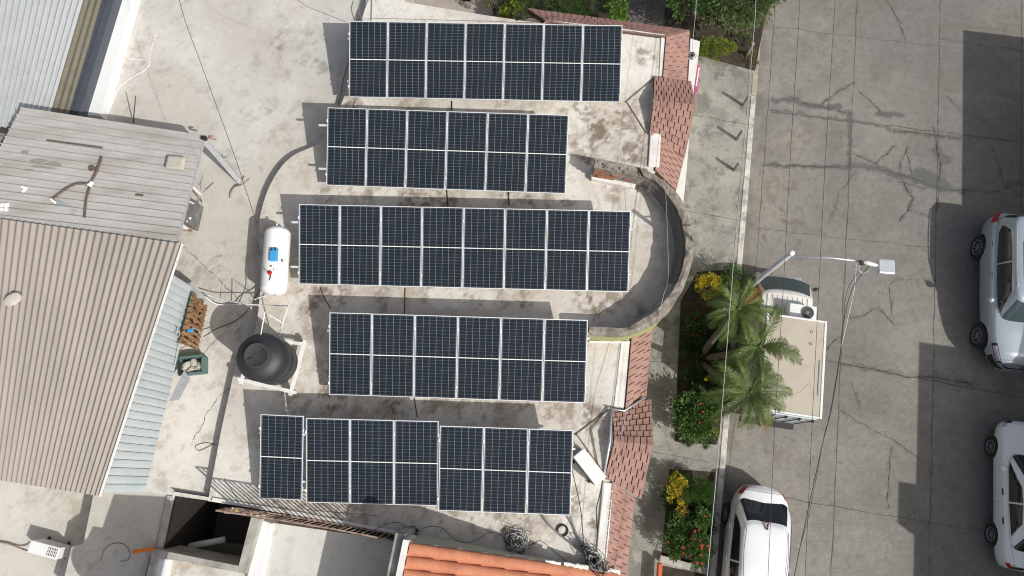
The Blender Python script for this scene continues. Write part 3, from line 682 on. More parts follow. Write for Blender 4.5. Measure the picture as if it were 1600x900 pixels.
corrugated('roof', P(-160,-60,zB), P(150,-60,zB-.05), P(75,200,zB-.05), P(-160,200,zB), .17, .05, M_corrB, wh, 'wave')
corrugated('skylight_strip', P(146,-60,zB-.04), P(176,-60,zB-.05), P(103,200,zB-.05), P(70,200,zB-.04), .17, .02, M_fibre, wh, 'wave')
sw = MB(); q = [P(-160,-60,3.2), P(170,-60,3.2), P(100,190,3.2), P(-160,190,3.2)]; sw.prism([(p.x, p.y) for p in q], 0, 3.5, top=False); sw.build('wall', M_wallg, wh)
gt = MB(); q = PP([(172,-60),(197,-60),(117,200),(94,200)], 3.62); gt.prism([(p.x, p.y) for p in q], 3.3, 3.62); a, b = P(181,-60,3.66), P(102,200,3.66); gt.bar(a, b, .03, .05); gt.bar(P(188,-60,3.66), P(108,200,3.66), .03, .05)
gt.build('parapet_shade_strip', mat('parapet_shade_dark', (.065,.075,.095), .6, .2, 5, .2), wh)  # dark ridged strip standing in for the parapet's shade on the sheet roof

# ---- bottom left slabs
low = thing('left_neighbour_house', 'flat white slab roof in the bottom left corner carrying the small white air conditioner', 'house', P(50,850,0))
ZB = 2.05
lp = PP([(-90,735),(175,755),(140,940),(-90,940)], ZB)
def low_col(X, Y):
    base = np.tile(np.array([.53,.51,.465]), (len(X), 1)); base *= (.85+.30*fbm(X, Y, .9, 403, 6))[:, None]; base *= (.95+.1*fbm(X, Y, 8, 404, 3))[:, None]
    base = mixc(base, (.30,.245,.17), blobs(X, Y, [(47,778,.35,1),(95,785,.5,.8),(100,830,.5,.8),(97,800,.4,.6),(20,770,.5,.5),(110,795,.3,.6),(60,880,.3,.3),(135,885,.4,.7),(185,805,.5,.3),(225,860,.6,.3)], ZL, 410)*.6); return base
sheet('roof', lp, ZB, .06, low_col, M_tone, low); wm = MB(); wallring(wm, lp, 0, ZB); wm.build('wall', M_wallc, low)
midh = thing('middle_neighbour_house', 'grey slab roof strip between the beige roof and the open patio', 'house', P(190,850,0))
zM = 2.90
mp_ = PP([(146,773),(160,766),(232,768),(270,773),(252,859),(236,862),(215,940),(88,940),(101,900),(112,854),(130,850)], zM)
def mid_col(X, Y):
    return low_col(X, Y)*.93
sheet('roof', mp_, zM, .06, mid_col, M_tone, midh); wm = MB(); wallring(wm, mp_, 0, zM); wm.build('wall', M_wallw, midh)
kb_ = MB(); kb_.bar(P(266,774,zM+.03), P(249,858,zM+.03), .14, .08); kb_.build('patio_kerb', M_coping, midh, bevel=.02)
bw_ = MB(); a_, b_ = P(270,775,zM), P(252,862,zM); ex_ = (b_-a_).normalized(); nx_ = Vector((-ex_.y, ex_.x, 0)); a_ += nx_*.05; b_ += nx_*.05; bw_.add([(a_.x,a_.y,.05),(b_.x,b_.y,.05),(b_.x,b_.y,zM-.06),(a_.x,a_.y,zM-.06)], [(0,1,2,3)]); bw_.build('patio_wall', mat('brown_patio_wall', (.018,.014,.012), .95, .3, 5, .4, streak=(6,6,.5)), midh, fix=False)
# patio: floor and things deep inside
pt = thing('patio', 'deep shaded open patio between the roofs', 'patio', P(320,830,0))
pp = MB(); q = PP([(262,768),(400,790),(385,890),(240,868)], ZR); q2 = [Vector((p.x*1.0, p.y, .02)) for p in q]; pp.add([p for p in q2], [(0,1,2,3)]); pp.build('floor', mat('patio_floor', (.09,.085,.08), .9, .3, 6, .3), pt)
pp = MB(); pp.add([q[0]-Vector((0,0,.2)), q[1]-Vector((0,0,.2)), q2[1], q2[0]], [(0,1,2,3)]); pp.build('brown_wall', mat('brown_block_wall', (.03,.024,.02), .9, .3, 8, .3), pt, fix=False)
pp = MB()
for k in range(4): pp.bar(P(262+k*1,848+k*8,1.0-k*.2), P(385,862+k*7,.9-k*.2), .35, .04)
pp.build('step', mat('patio_step', (.16,.15,.135), .9, .25, 6, .3), pt)
tp = thing('drain_pipe', 'fat pale grey pipe lying in the patio below the wall', 'pipe', P(300,855,1.4))
pp = MB(); pp.tube([P(277,857,1.5), P(310,851,1.5), P(352,843,1.5)], .085, 14); pp.build('pipe', M_pvc, tp, smooth=True)
# patio parapets + white roof with the shadow
pat = thing('south_neighbour_house', 'white flat roof with grey coping round the open patio, at the bottom edge', 'house', P(500,880,0))
zF = 2.78
fp = PP([(392,812),(628,846),(640,870),(620,960),(222,960),(240,868),(374,890)], zF)
def south_col(X, Y):
    base = np.tile(np.array([.585,.575,.54]), (len(X), 1)); base *= (.90+.20*fbm(X, Y, .8, 503, 5))[:, None]
    base = mixc(base, (.34,.26,.17), blobs(X, Y, [(285,885,.3,1),(305,892,.35,1),(330,895,.3,.8),(275,880,.3,.6)], zF, 510)*.7)
    base = mixc(base, (.42,.38,.32), sstep(.6, .75, fbm(X, Y, 3, 520, 5))*.3); return base
sheet('roof', fp, zF, .06, south_col, M_tone, pat); wm = MB(); wallring(wm, fp, 0, zF); wm.build('wall', M_wallg, pat)
cp = MB()
q = PP([(392,808),(408,811),(384,897),(372,886)], zF+.3); cp.prism([(p.x, p.y) for p in q], 1.0, zF+.3)
q = PP([(238,857),(373,884),(383,897),(233,868)], zF+.296); cp.prism([(p.x, p.y) for p in q], 2.0, zF+.296)
q = PP([(238,857),(247,862),(230,960),(214,960)], zF+.292); cp.prism([(p.x, p.y) for p in q], 2.0, zF+.292)
cp.build('coping', M_coping, pat, bevel=.012)
cp = MB(); q = PP([(247,871),(264,874),(250,960),(232,960)], zF+.2); cp.prism([(p.x, p.y) for p in q], 2.0, zF+.2); cp.build('white_band', MATS['bright_white_plaster'], pat, bevel=.03); cp = MB()
q = PP([(409,812),(425,818),(400,960),(376,960),(386,897)], zF+.12); cp.prism([(p.x, p.y) for p in q], 2.0, zF+.12); cp.build('white_band', MATS['bright_white_plaster'], pat, bevel=.03)
# orange tiled house
orange = thing('orange_tile_house', 'house with a sloping orange barrel tile roof cut by the bottom edge', 'house', P(780,930,0))
zt0, zt1 = 5.0, 3.25
def OT(px, py):   # point on the tiled slope seen at this pixel
    k0 = P(640,846,zt0); k1 = P(962,893,zt1); dx = k1.x-k0.x
    z = 4.0
    for _ in range(12):
        p = P(px, py, z); z = zt0+(zt1-zt0)*(p.x-k0.x)/dx
    return P(px, py, z)
a, b = OT(640,846), OT(962,893); dn = (b-a); dn.z = 0; dh = dn.normalized(); side = Vector((dh.y, -dh.x, 0)); side = side if side.y < 0 else -side
slope_len = (b-a).length; sd_ = (b-a).normalized(); nr_ = sd_.cross(side).normalized(); nr_ = nr_ if nr_.z > 0 else -nr_
bt = MB(); pitch = .275
for r_ in range(14):
    o_ = a + side*(.14+r_*pitch)
    ns = 9
    for k in range(ns):
        s0 = slope_len*k/ns; s1 = slope_len*(k+1)/ns+.04; lift0 = .0; lift1 = .03
        rowsv = []
        for (s_, l_) in ((s0, lift0), (s1, lift1)):
            rw = []
            for j in range(9):
                an = math.pi*j/8; rr = .118+(.012 if l_ else 0); rw.append(o_+sd_*s_+side*(-math.cos(an)*rr)+nr_*(math.sin(an)*rr*.72+l_))
            rowsv.append(rw)
        rowsv.append([p-nr_*.025 for p in rowsv[-1]])
        bt.grid(rowsv)
    o2 = o_+side*pitch/2
    bt.grid([[o2+side*.09+nr_*.035, o2+nr_*.005, o2-side*.09+nr_*.035], [o2+sd_*slope_len+side*.09+nr_*.035, o2+sd_*slope_len+nr_*.005, o2+sd_*slope_len-side*.09+nr_*.035]])
bt.build('tile_roof', M_barrel, orange, fix=False, autosmooth=None)
ow = MB(); far = side*3.9
q = [a-dh*.0, b, b+far, a+far]; ow.prism([(p.x, p.y) for p in q], 0, [zt0-.03, zt1-.03, zt1-.03, zt0-.03]); ow.build('wall', M_wallc, orange)
vv = MB(); a0 = a-dh*.13; vv.prism([(p.x, p.y) for p in (a0-side*.03, a-side*.03, a+far, a0+far)], 4.0, zt0+.13); vv.build('verge', M_wallw, orange)
vv = MB(); a1 = a-dh*.135; a2 = a-dh*.36; vv.prism([(p.x, p.y) for p in (a2-side*.12, a1-side*.12, a1+far, a2+far)], 0, zt0-.05); vv.build('side_wall', M_coping, orange, bevel=.02)
mf = MB()
for k in range(26):
    s_ = .62+.38*random.random()**.7; c = a.lerp(b, s_)-side*.0+nr_*.04; mf = MB(); mf.box(c, (random.uniform(.08,.3),random.uniform(.05,.12),.03), rz=math.atan2(dh.y, dh.x)+random.gauss(0,.1)); mf.build('mortar_lump', M_wallw, orange, bevel=.01)
# ---- building across the street, outside the frame, whose shadow lies on the street
W0 = uw(P(1672,300))[1]; sdw = SD.x*SW.x+SD.y*SW.y; sdu = SD.x*SU.x+SD.y*SU.y
def hw(px, py): u_, v_ = uw(P(px, py)); h = (W0-v_)/sdw; return h, u_+h*sdu
eh = thing('street_house', 'house across the street just outside the picture, casting the stepped street shadow', 'house', ST(0, W0, 0))
h1, u1 = hw(1505,47); h2, u2 = hw(1436,534); h3, u3 = hw(1404,752); h3b, u4 = hw(1403,818); h4, u5 = hw(1428,850)
ew = MB()
for ua, ub, h in ((u2+.004, u1, h1), (u3+.004, u2, h2), (u4+.004, u3, h3), (-14, u4, h4)):
    q = [ST(ua, W0), ST(ub, W0), ST(ub, W0+6), ST(ua, W0+6)]; ew.prism([(p.x, p.y) for p in q], 0, h)
ew.build('wall', M_wallc, eh)
wn = MB()
for u_ in (u2+2, u2+5, u2+8, u3+1.6, -4, -8): wn.box(ST(u_, W0-.01, 1.6), (.06, 1.3, 1.2), rz=-SA)
wn.build('window', M_glass, eh)
tag(sheet('sidewalk', [ST(-14, wk+10.5), ST(-14, W0+.2), ST(24, W0+.2), ST(24, wk+10.5)], .12, .12, walk_col, M_walk), kind='structure') if W0 > wk+10.6 else None
# ---- unseen platform added out of frame, outline traced from the shade on the left slabs
pbd = thing('added_shade_platform', 'unseen raised slab and tank added below the bottom picture edge to shade the slabs', 'platform', P(260,1000,0))
def shb(px, py, zr, h): p = P(px, py, zr); return Vector((p.x+SD.x*h, p.y+SD.y*h, zr+h))
hb = 3.2
c1 = shb(176,772,zM,hb); c2 = shb(160,824,zM,hb); c3 = shb(268,772,zM,hb)
ub_ = MB(); q = [(lambda v: (v.x, v.y))(shb(x_, y_, zM, hb)) for x_, y_ in ((178,772),(262,776),(232,900),(226,990),(150,990),(132,903),(122,872),(145,822),(160,824))]; ub_.prism(q, zM+hb-.3, zM+hb); ub_.build('slab', M_wallc, pbd)
for k_ in (4, 5):
    l = MB(); l.bar((q[3][0]-.3*(k_-4)*4, q[3][1]+.2, 0), (q[3][0]-.3*(k_-4)*4, q[3][1]+.2, zM+hb-.3), .25, .25); l.build('column', M_wallc, pbd)
tk = MB(); c = shb(131,846,zM-.4,hb+.4); tk.lathe([(.42,0),(.45,.1),(.45,1.0),(.38,1.2),(.2,1.3)], (c.x, c.y, c.z-1.2), 24); tk.build('roof_tank', M_blackp, pbd, smooth=True)

# ================================================================== SOLAR PANELS
def make_panel():
    r = thing('solar_panel', 'x', 'solar panel')
    f = MB(); hw_, hl = PW/2, PL/2; t = .018; dp = .035
    for x in (-hw_+t/2, hw_-t/2): f.box((x, 0, 0), (t, PL, dp))
    for y in (-hl+t/2, hl-t/2): f.box((0, y, 0), (PW-2*t-.002, t, dp))
    f.build('frame', M_frame, r)
    for s_ in (-1, 1):
        c = MB(); y0, y1 = (.011, hl-t-.001) if s_ > 0 else (-hl+t+.001, -.011)
        c.box((0, (y0+y1)/2, .009), (PW-2*t-.002, y1-y0, .006)); c.build('cell_sheet', M_cells, r)
    c = MB(); c.box((0, 0, .009), (PW-2*t-.003, .020, .0065)); c.build('centre_strip', M_pvc, r)
    b = MB(); b.box((0, 0, -.006), (PW-2*t-.004, PL-2*t-.004, .004)); b.build('back_sheet', M_pvc, r)
    return r
proto = make_panel(); used = False
ZT, ZBm = ZR+1.07, ZR+.45
rowinfo = [('the top row of seven',7,0), ('the second row from the top, of six',6,0), ('the long middle row of eight',8,0), ('the fourth row from the top, of six',6,0)]
ordn = ['leftmost', 'second from the left', 'third from the left', 'fourth from the left', 'fifth from the left', 'sixth from the left', 'seventh from the left', 'rightmost']
def lab(k, n, row): return f"{ordn[-1] if k == n-1 else ordn[k]} solar panel in {row}"
tilt = math.asin((ZT-ZBm)/PL)
racks = []
def place_row(a, b, n, labels, dz=0):
    global used
    A, B = P(*a, ZT+dz), P(*b, ZT+dz); d = (B-A); ang = math.atan2(d.y, d.x); L_ = d.length; pit = L_/n; d = d.normalized(); out = Vector((d.y, -d.x, 0))
    for k in range(n):
        up = A + d*(pit*(k+.5)); c = up + out*(PL/2*math.cos(tilt)) - Vector((0,0,PL/2*math.sin(tilt)))
        o = proto if not used else copy_tree(proto); used = True
        o.location = c + Vector((0,0,random.uniform(-.003,.003))); o.rotation_euler = (tilt+random.gauss(0,.0018), random.gauss(0,.0012), ang+random.gauss(0,.0012))
        o.scale = ((pit-.014)/PW, 1, 1); o['label'] = labels[k]; o['group'] = 'tilted solar panels on the roof'
    return A, d, out, L_
def rack(A, d, out, L_, label, ext=(.25,.08), legs=4, el=(.22,.24)):
    r = thing('mounting_rack', label, 'mounting rack', (A.x, A.y, ZR), group='aluminium racks under the panels')
    for q, e in zip((.22, .78), ext):
        c0 = A + out*(PL*q*math.cos(tilt)) - Vector((0,0,PL*q*math.sin(tilt)+.045))
        m_ = MB(); m_.bar(c0-d*e, c0+d*(L_+.06), .045, .045); m_.build('rail', M_frame, r)
        m_ = None
        for k in range(legs):
            p = c0 + d*(L_*(k+.12)/(legs-.75)); l = MB(); l.bar((p.x, p.y, ZR), p-Vector((0,0,.02)), .04, .04); l.box((p.x, p.y, ZR+.006), (.12,.12,.012)); l.build('leg', M_alu, r)
    for k in range(legs):
        p = A + d*(L_*(k+.12)/(legs-.75)); hi = p+out*(PL*.22*math.cos(tilt))-Vector((0,0,PL*.22*math.sin(tilt)+.07)); lo = p+out*(PL*.78*math.cos(tilt)); lo.z = ZR+.05
        b_ = MB(); b_.bar(hi, lo, .03, .03); b_.build('brace', M_alu, r)
    return r
def clamps(A, d, out, L_, n, r):
    m_ = MB()
    for k in range(n+1):
        for q in (.17, .86):
            p = A+d*(L_*k/n)+out*(PL*q*math.cos(tilt))-Vector((0,0,PL*q*math.sin(tilt)-.022)); m_.box(p, (.03,.07,.012), rot=Matrix.Rotation(math.atan2(d.y,d.x),3,'Z'))
    m_.build('panel_clamps', M_pvc, r)
for i, (a, b, n) in enumerate(rows_px[:4]):
    inf = place_row(a, b, n, [lab(k, n, rowinfo[i][0]) for k in range(n)])
    r = rack(*inf, ['white rack under the top row of panels', 'white rack under the second row, its rail stub sticking out left', 'long white rack under the middle row, near the gas tank', 'white rack under the fourth row, beside the water tank'][i], ext=[(.05,.05),(.24,.22),(.20,.22),(.06,.03)][i], legs=5)
    clamps(*inf, n, r)
bl = [f"{ordn[-1] if k == 6 else ordn[k]} solar panel in the stepped bottom row" for k in range(7)]
inf = place_row((407,647), (475,650), 1, bl[:1], dz=.0); r = rack(*inf, 'short white rack under the leftmost panel of the stepped bottom row', ext=(.03,.03), legs=2); clamps(*inf, 1, r)
inf = place_row((478,653), (686,658), 3, bl[1:4]); r = rack(*inf, 'white rack under the three middle left panels of the stepped bottom row', ext=(0,0), legs=3); clamps(*inf, 3, r)
inf = place_row((687,665), (896,672), 3, bl[4:]); r = rack(*inf, 'white rack under the three right panels of the stepped bottom row', ext=(0,0), legs=3); clamps(*inf, 3, r)

# ================================================================== ROOF OBJECTS
# gas tank
ga, gb_ = P(434,366,ZR+.5), P(428,450,ZR+.5); gd = (ga-gb_).normalized(); gr = .335
t = thing('gas_tank', 'white capsule gas tank with a blue cover lying beside the middle row of panels', 'gas tank', ((ga.x+gb_.x)/2, (ga.y+gb_.y)/2, ZR))
Lc = (ga-gb_).length; Mg = frame(gd, Vector((0,0,1)))
pr_ = []
e_ = .20
for k in range(9): an = math.pi/2*k/8; pr_.append((gr*math.sin(an)+.0005, -Lc/2+.0-e_*math.cos(an)+.0))
pr_ += [(gr, -.08), (gr, .08)]
for k in range(9): an = math.pi/2*(1-k/8); pr_.append((gr*math.sin(an)+.0005, Lc/2+e_*math.cos(an)))
b = MB(); b.lathe(pr_, (ga+gb_)/2, 40, Mg); b.build('tank_body', M_tank, t, smooth=True)
for s_ in (-.55, .55):
    for q in (-.2, .2):
        l = MB(); c = (ga+gb_)/2 + gd*s_ + gd.cross(Vector((0,0,1)))*q; l.bar((c.x, c.y, ZR), (c.x, c.y, ZR+.3), .05, .12); l.build('leg', M_whitep, t)
def ontank(px, py, up=0):  # a point on top of the tank
    p = P(px, py, ZR+.5+gr*.95+up); return p
c = ontank(428,398,.03); b = MB(); b.box(c, (.21,.36,.12), rz=math.atan2(gd.y, gd.x)-math.pi/2); b.build('valve_cover', M_blue, t, bevel=.03)
b = MB()
for o_ in (-.045,.05): b.box(c+gd*.12+Vector((o_,0,.062)), (.05,.05,.02))
b.build('cover_slots', M_trim, t)
c = ontank(423,427,.02); b = MB(); b.lathe([(.03,-.05),(.035,.02),(.055,.03),(.055,.05),(.02,.06)], c, 16); b.build('valve_wheel', M_red, t, smooth=True)
b = MB(); b.lathe([(.025,-.03),(.03,.03),(.01,.05)], ontank(424,416), 12); b.lathe([(.018,-.03),(.02,.02)], ontank(428,421), 10); b.build('brass_fitting', mat('brass', (.45,.28,.12), .35, .1, 9, 0, metal=.8), t, smooth=True)
b = MB(); b.box(ontank(441,407,-.035), (.06,.07,.004), rz=.1); b.build('rating_plate', M_greyp, t)
b = MB(); b.tube([ga+gd*.19+Vector((0,0,.1)), ga+gd*.27+Vector((0,0,.12))], .025); b.build('end_fitting', M_whitep, t, smooth=True)
h = thing('gas_hose', 'black gas hose curving from the red tank valve down to the wooden pallet', 'hose', P(423,427,ZR))
b = MB(); b.tube(bez([ontank(423,428,.05), ontank(421,437,.02), P(408,449,ZR+.62), P(400,463,ZR+.35), P(385,487,ZR+.2), P(365,503,ZR+.08), P(340,513,ZL+.2), P(318,526,ZL+.35)], 8), .013, 8); b.build('hose', M_cable, h, smooth=True)
h = thing('thin_black_hose', 'thin black hose looping from the gas tank down its left side', 'hose', P(410,420,ZR))
b = MB(); b.tube(bez([ontank(421,427,.04), ontank(414,421,.0), P(409,412,ZR+.6), P(405,395,ZR+.1), P(404,380,ZR+.02)], 6), .007, 6); b.build('hose', M_cable, h, smooth=True)
# water tank with stand
zt = ZR+.42
c0 = P(431,567,zt)
t = thing('water_tank', 'round black water tank with a flat lid, standing on the white frame', 'water tank', c0)
b = MB(); b.lathe([(.55,0),(.57,.03),(.57,.12),(.562,.14),(.57,.16),(.575,.50),(.568,.52),(.575,.54),(.58,.90),(.572,.92),(.58,.95),(.585,1.04),(.565,1.10),(.50,1.17),(.40,1.24),(.30,1.28)], c0, 56); b.build('tank_body', M_blackp, t, smooth=True)
b = MB(); b.lathe([(.30,1.26),(.31,1.31),(.305,1.335),(.28,1.345),(.27,1.335),(.03,1.345)], c0, 40); b.build('lid', mat('matte_black_lid', (.035,.037,.038), .75, .2, 14, .4, finevar=.2), t, smooth=True)
b = MB()
for s_ in (-1, 1):
    b.bar(c0+Vector((.14*s_-.05,.09*s_-.03,1.35)), c0+Vector((.14*s_+.05,.09*s_+.04,1.35)), .025, .025)
b.build('lid_handle', M_blackp, t, bevel=.005)
t2 = thing('tank_stand', 'white welded steel frame standing under the black water tank', 'stand', (c0.x, c0.y, ZR))
cor = [P(475,538,zt-.05), P(455,612,zt-.05), P(378,594,zt-.05), P(398,527,zt-.05)]
for i in range(4):
    a_, b_ = cor[i], cor[(i+1) % 4]; m_ = MB(); dd = (b_-a_).normalized(); m_.bar(a_-dd*.10, b_+dd*.10, .085, .07-.004*i); m_.build('beam', M_whitep, t2)
    l = MB(); l.bar((a_.x, a_.y, ZR), a_-Vector((0,0,.04)), .07, .07); l.build('leg', M_whitep, t2)
for k in (.33, .66):
    m_ = MB(); m_.bar(cor[0].lerp(cor[1], k)+Vector((0,0,.003)), cor[3].lerp(cor[2], k)+Vector((0,0,.003)), .05, .055); m_.build('cross_beam', M_whitep, t2)
def pipe(name, label, cat, pts, r, m, sm=6, sub='pipe', grp=None):
    o = thing(name, label, cat, pts[0], group=grp); b = MB(); b.tube(bez(pts, sm) if sm else pts, r, 8); b.build(sub, m, o, smooth=True); return o
def pipe1(name, label, cat, pts, r, m, sm=6, grp=None):
    b = MB(); b.tube(bez(pts, sm) if sm else pts, r, 6); o = b.build(name, m, None, smooth=True); return tag(o, label, cat, grp)
pipe1('water_pipe', 'white pipe rising from the lid of the black water tank in an angled loop', 'pipe', [P(406,531,ZR+1.5), P(414,487,ZR+1.75), P(438,503,ZR+1.6), P(439,508,ZR+1.3)], .016, M_pvc, 0)
pipe1('water_pipe', 'white pipe coming down behind the black water tank with a short dark joint', 'pipe', [P(451,477,ZR+1.3), P(443,500,ZR+1.25), P(436,526,ZR+.6)], .016, M_pvc, 0)
pipe1('water_pipe', 'long white pipe running from the lean-to across to the tank frame', 'pipe', [P(318,459,ZL+.4), P(345,467,ZL+.45), P(385,475,ZR+.4), P(420,477,ZR+.5), P(451,478,ZR+1.25)], .017, M_pvc, 3)
pipe1('water_pipe', 'lower of the two white pipes between the lean-to and gas tank', 'pipe', [P(320,463,ZL+.3), P(338,475,ZL+.1), P(365,476,ZL+.1), P(385,473,ZR+.1), P(405,465,ZR+.2), P(415,462,ZR+.3)], .017, M_pvc, 4)
pipe1('copper_wire', 'thin wire looping on the roof below the gas tank', 'wire', [P(405,480,ZR+.3), P(402,497,ZR+.25), P(408,520,ZR+.9)], .006, M_cable, 4)
# wooden pallet like rack of brown slats leaning on the lean-to
t = thing('wooden_pallet', 'weathered brown wooden pallet with dark gaps, leaning beside the lean-to sheet', 'pallet', P(302,505,ZL))
qa, qb, qc, qd = P(304,460,ZL+1.1), P(323,478,ZL+.35), P(308,545,ZL+.3), P(281,534,ZL+1.05)
def Q2(u, v, lift=0): p = qa.lerp(qb, u).lerp(qd.lerp(qc, u), v); return p+Vector((.6,0,.8))*lift
for k in range(8):
    v = (k+.3)/8; m_ = MB(); m_.bar(Q2(-.03, v+.0, .02), Q2(1.03, v+.07+random.gauss(0,.012), .02), .075+random.uniform(-.012,.012), .02); m_.build('slat', M_wood, t)
for u in (.05,.5,.95):
    m_ = MB(); m_.bar(Q2(u, -.02, -.04), Q2(u, 1.02, -.04), .05, .09); m_.build('bearer', M_wood, t)
m_ = MB(); m_.add([Q2(0,.0,-.10), Q2(1,.0,-.10), Q2(1,1,-.10), Q2(0,1,-.10)], [(0,1,2,3)]); m_.build('gap_shade_sheet', mat('gap_shade_brown', (.04,.028,.02), .9, .2, 8, .2), t)  # dark sheet added behind the slats so the gaps look shaded
for u, v in ((.1,.15),(.6,.12),(.3,.35),(.75,.3),(.25,.6),(.65,.58),(.3,.8),(.72,.86)):
    m_ = MB(); m_.box(Q2(u, v, .05), (.11,.07,.07), rz=random.random()); m_.build('block', M_wood, t)
o = MB(); o.box(Q2(.35,.72,.09), (.15,.08,.05), rz=.4); tag(o.build('blue_rag', M_blue), 'small blue rag stuffed between the pallet slats', 'rag')
pipe1('green_string', 'pale green string along the edge of the lean-to sheet', 'string', [P(301,458,4.0), P(289,500,3.95), P(279,540,3.9), P(273,571,3.85)], .008, mat('green_string', (.35,.5,.25), .6, .1, 5, 0), 3)
for k, pts in enumerate([[(283,535),(292,538),(281,546)], [(300,512),(310,516),(313,521)], [(277,528),(281,522),(279,515)]]):
    pipe1('frayed_rope', ['pale rope scrap by the lower end of the pallet', 'pale rope scrap across the middle of the pallet', 'pale rope scrap at the lean-to edge'][k], 'rope', [P(x, y, ZL+1.25) for x, y in pts], .012, M_wood if k == 0 else M_rubble, 4)
# green crate with rubble
cc = P(307,573,ZL)
t = thing('green_crate', 'dark green plastic crate full of pale rubble below the pallet', 'crate', cc); rz_ = R(6)
cw_, cl_, ch_ = .60, .42, .32
Mz = Matrix.Rotation(rz_, 3, 'Z')
for (x, y, sx, sy) in ((0,-cl_/2,cw_,.03),(0,cl_/2,cw_,.03),(-cw_/2,0,.03,cl_-.035),(cw_/2,0,.03,cl_-.035)):
    m_ = MB(); m_.box(cc+Mz@Vector((x,y,ch_/2)), (sx,sy,ch_), rz=rz_); m_.box(cc+Mz@Vector((x*1.04,y*1.05,ch_+.008)), (sx+.03 if sx > .1 else .06, sy+.03 if sy > .1 else .06, .02), rz=rz_); m_.build('side', M_green, t)
m_ = MB(); m_.box(cc+Vector((0,0,.02)), (cw_,cl_,.02), rz=rz_); m_.build('base', M_green, t)
t = thing('rubble_sack', 'pale lumps of rubble and paper filling the green crate', 'rubble', cc+Vector((0,0,.03)))
def rock(mb, c, r, sq=(1,1,1)):
    bm = bmesh.new(); bmesh.ops.create_icosphere(bm, subdivisions=2, radius=1); Mr = Matrix.Rotation(random.random()*6, 3, Vector((random.random(), random.random(), 1)).normalized()); sd0 = random.random()*50
    ns = [vnoise(np.array([v.co.x*1.6+sd0]), np.array([v.co.y*1.6+v.co.z*2+sd0]), 3)[0] for v in bm.verts]
    mb.add([Vector(c)+Mr@Vector((v.co.x*r*sq[0], v.co.y*r*sq[1], v.co.z*r*sq[2]))*(.7+.6*n__) for v, n__ in zip(bm.verts, ns)], [tuple(v.index for v in f.verts) for f in bm.faces]); bm.free()
for (x, y, z_, r_, m0) in ((-.15,.02,.2,.13,M_rubble),(.03,.05,.22,.12,M_coping),(.18,.0,.2,.12,M_rubble),(-.03,-.10,.24,.10,M_stone),(.13,-.10,.22,.09,M_rubble),(-.2,-.1,.2,.08,M_coping),(.02,0,.1,.17,M_rubble)):
    m_ = MB(); rock(m_, cc+Mz@Vector((x,y,z_)), r_, (1.2,.8,.6)); m_.build('lump', m0, t)
# wall-hung air conditioner in its frame at the shed end
t = thing('shed_air_conditioner', 'dark topped air conditioner hanging in a rusty white frame at the end of the shed', 'air conditioner', P(294,330,ZL))
za = ZL+1.55
q = [P(293,306,za), P(305,313,za), P(296,352,za), P(283,347,za)]; m_ = MB(); m_.prism([(p.x, p.y) for p in q], za-.5, za); m_.build('casing', mat('dark_casing', (.13,.13,.125), .7, .3, 12, .2, col2=(.20,.19,.17)), t, bevel=.01)
m_ = MB(); m_.bar(P(291,313,za+.01), P(303,318,za+.01), .035, .012); m_.box(P(297,341,za+.02), (.05,.05,.04)); m_.box(P(292,346,za+.02), (.04,.03,.03)); m_.build('lid_strip', M_pvc, t)
m_ = MB(); fa = [P(310,308,ZL+1.2), P(298,362,ZL+1.2), P(284,352,ZL+1.2), P(300,302,ZL+1.2)]
m_.bar(fa[0], fa[1], .045, .045); m_.build('side_rail', M_rustpale, t)
for a_, b_, m0 in ((P(298,289,ZL+1.5), P(314,304,ZL+1.1), M_whitep), (P(280,349,ZL+1.25), P(297,361,ZL+1.1), M_whitep), (P(277,360,ZL+1.2), P(296,360,ZL+1.15), M_rustpale), (P(314,304,ZL+1.15), P(318,318,ZL), M_whitep), (P(297,362,ZL+1.2), P(301,352,ZL), M_rustpale)):
    m_ = MB(); m_.bar(a_, b_, .035, .035); m_.build('bracket', m0, t)
m_ = MB()
for p in ((309,320),(304,332),(299,343)): m_.box(P(*p, ZL+1.23), (.05,.03,.03))
m_.build('rail_lug', M_rust, t)
pipe1('bent_wire', 'thin dark bent wire standing beside the shed frame', 'wire', [P(318,300,ZL+.2), P(322,295,ZL+.5), P(334,284,ZL+.9), P(323,296,ZL+.6), P(320,292,ZL+.6)], .008, M_greyp, 3)
# diagonal white beam
t = thing('diagonal_beam', 'white steel beam leaning from the roof slab up to the shed corner', 'beam', P(374,284,ZL))
m_ = MB(); m_.bar(P(375,284,ZL+.05), P(319,219,zC-.06), .13, .10); m_.build('beam', M_zinc, t)
m_ = MB(); m_.box(P(319,216,zC+.04), (.12,.09,.12)); m_.build('end_bracket', M_trim, t)
m_ = MB(); m_.bar(P(326,215,zC-.3), P(338,218,zC-.3), .04, .04); m_.bar(P(325,213,zC-.25), P(333,212,zC-.25), .04, .04); m_.build('rusty_stub', M_rustpale, t)
t = thing('rebar_stub', 'bundle of rusty rebar and wire standing by the middle of the white beam', 'rebar', P(347,247,ZL)); 
for k in range(6):
    m_ = MB(); m_.tube([P(345+random.uniform(-4,4), 247+random.uniform(-4,4), ZL), P(347+random.uniform(-8,8), 245+random.uniform(-8,8), ZL+random.uniform(.1,.35))], .008, 5); m_.build('rod', M_rust, t)
pipe1('bent_pipe', 'rusty grey pipe bent in a curve on the slab at the foot of the beam', 'pipe', [P(360,309,ZL+.03), P(361,300,ZL+.05), P(368,291,ZL+.08), P(378,288,ZL+.2), P(389,279,ZL+.35)], .022, M_rustpale, 6)
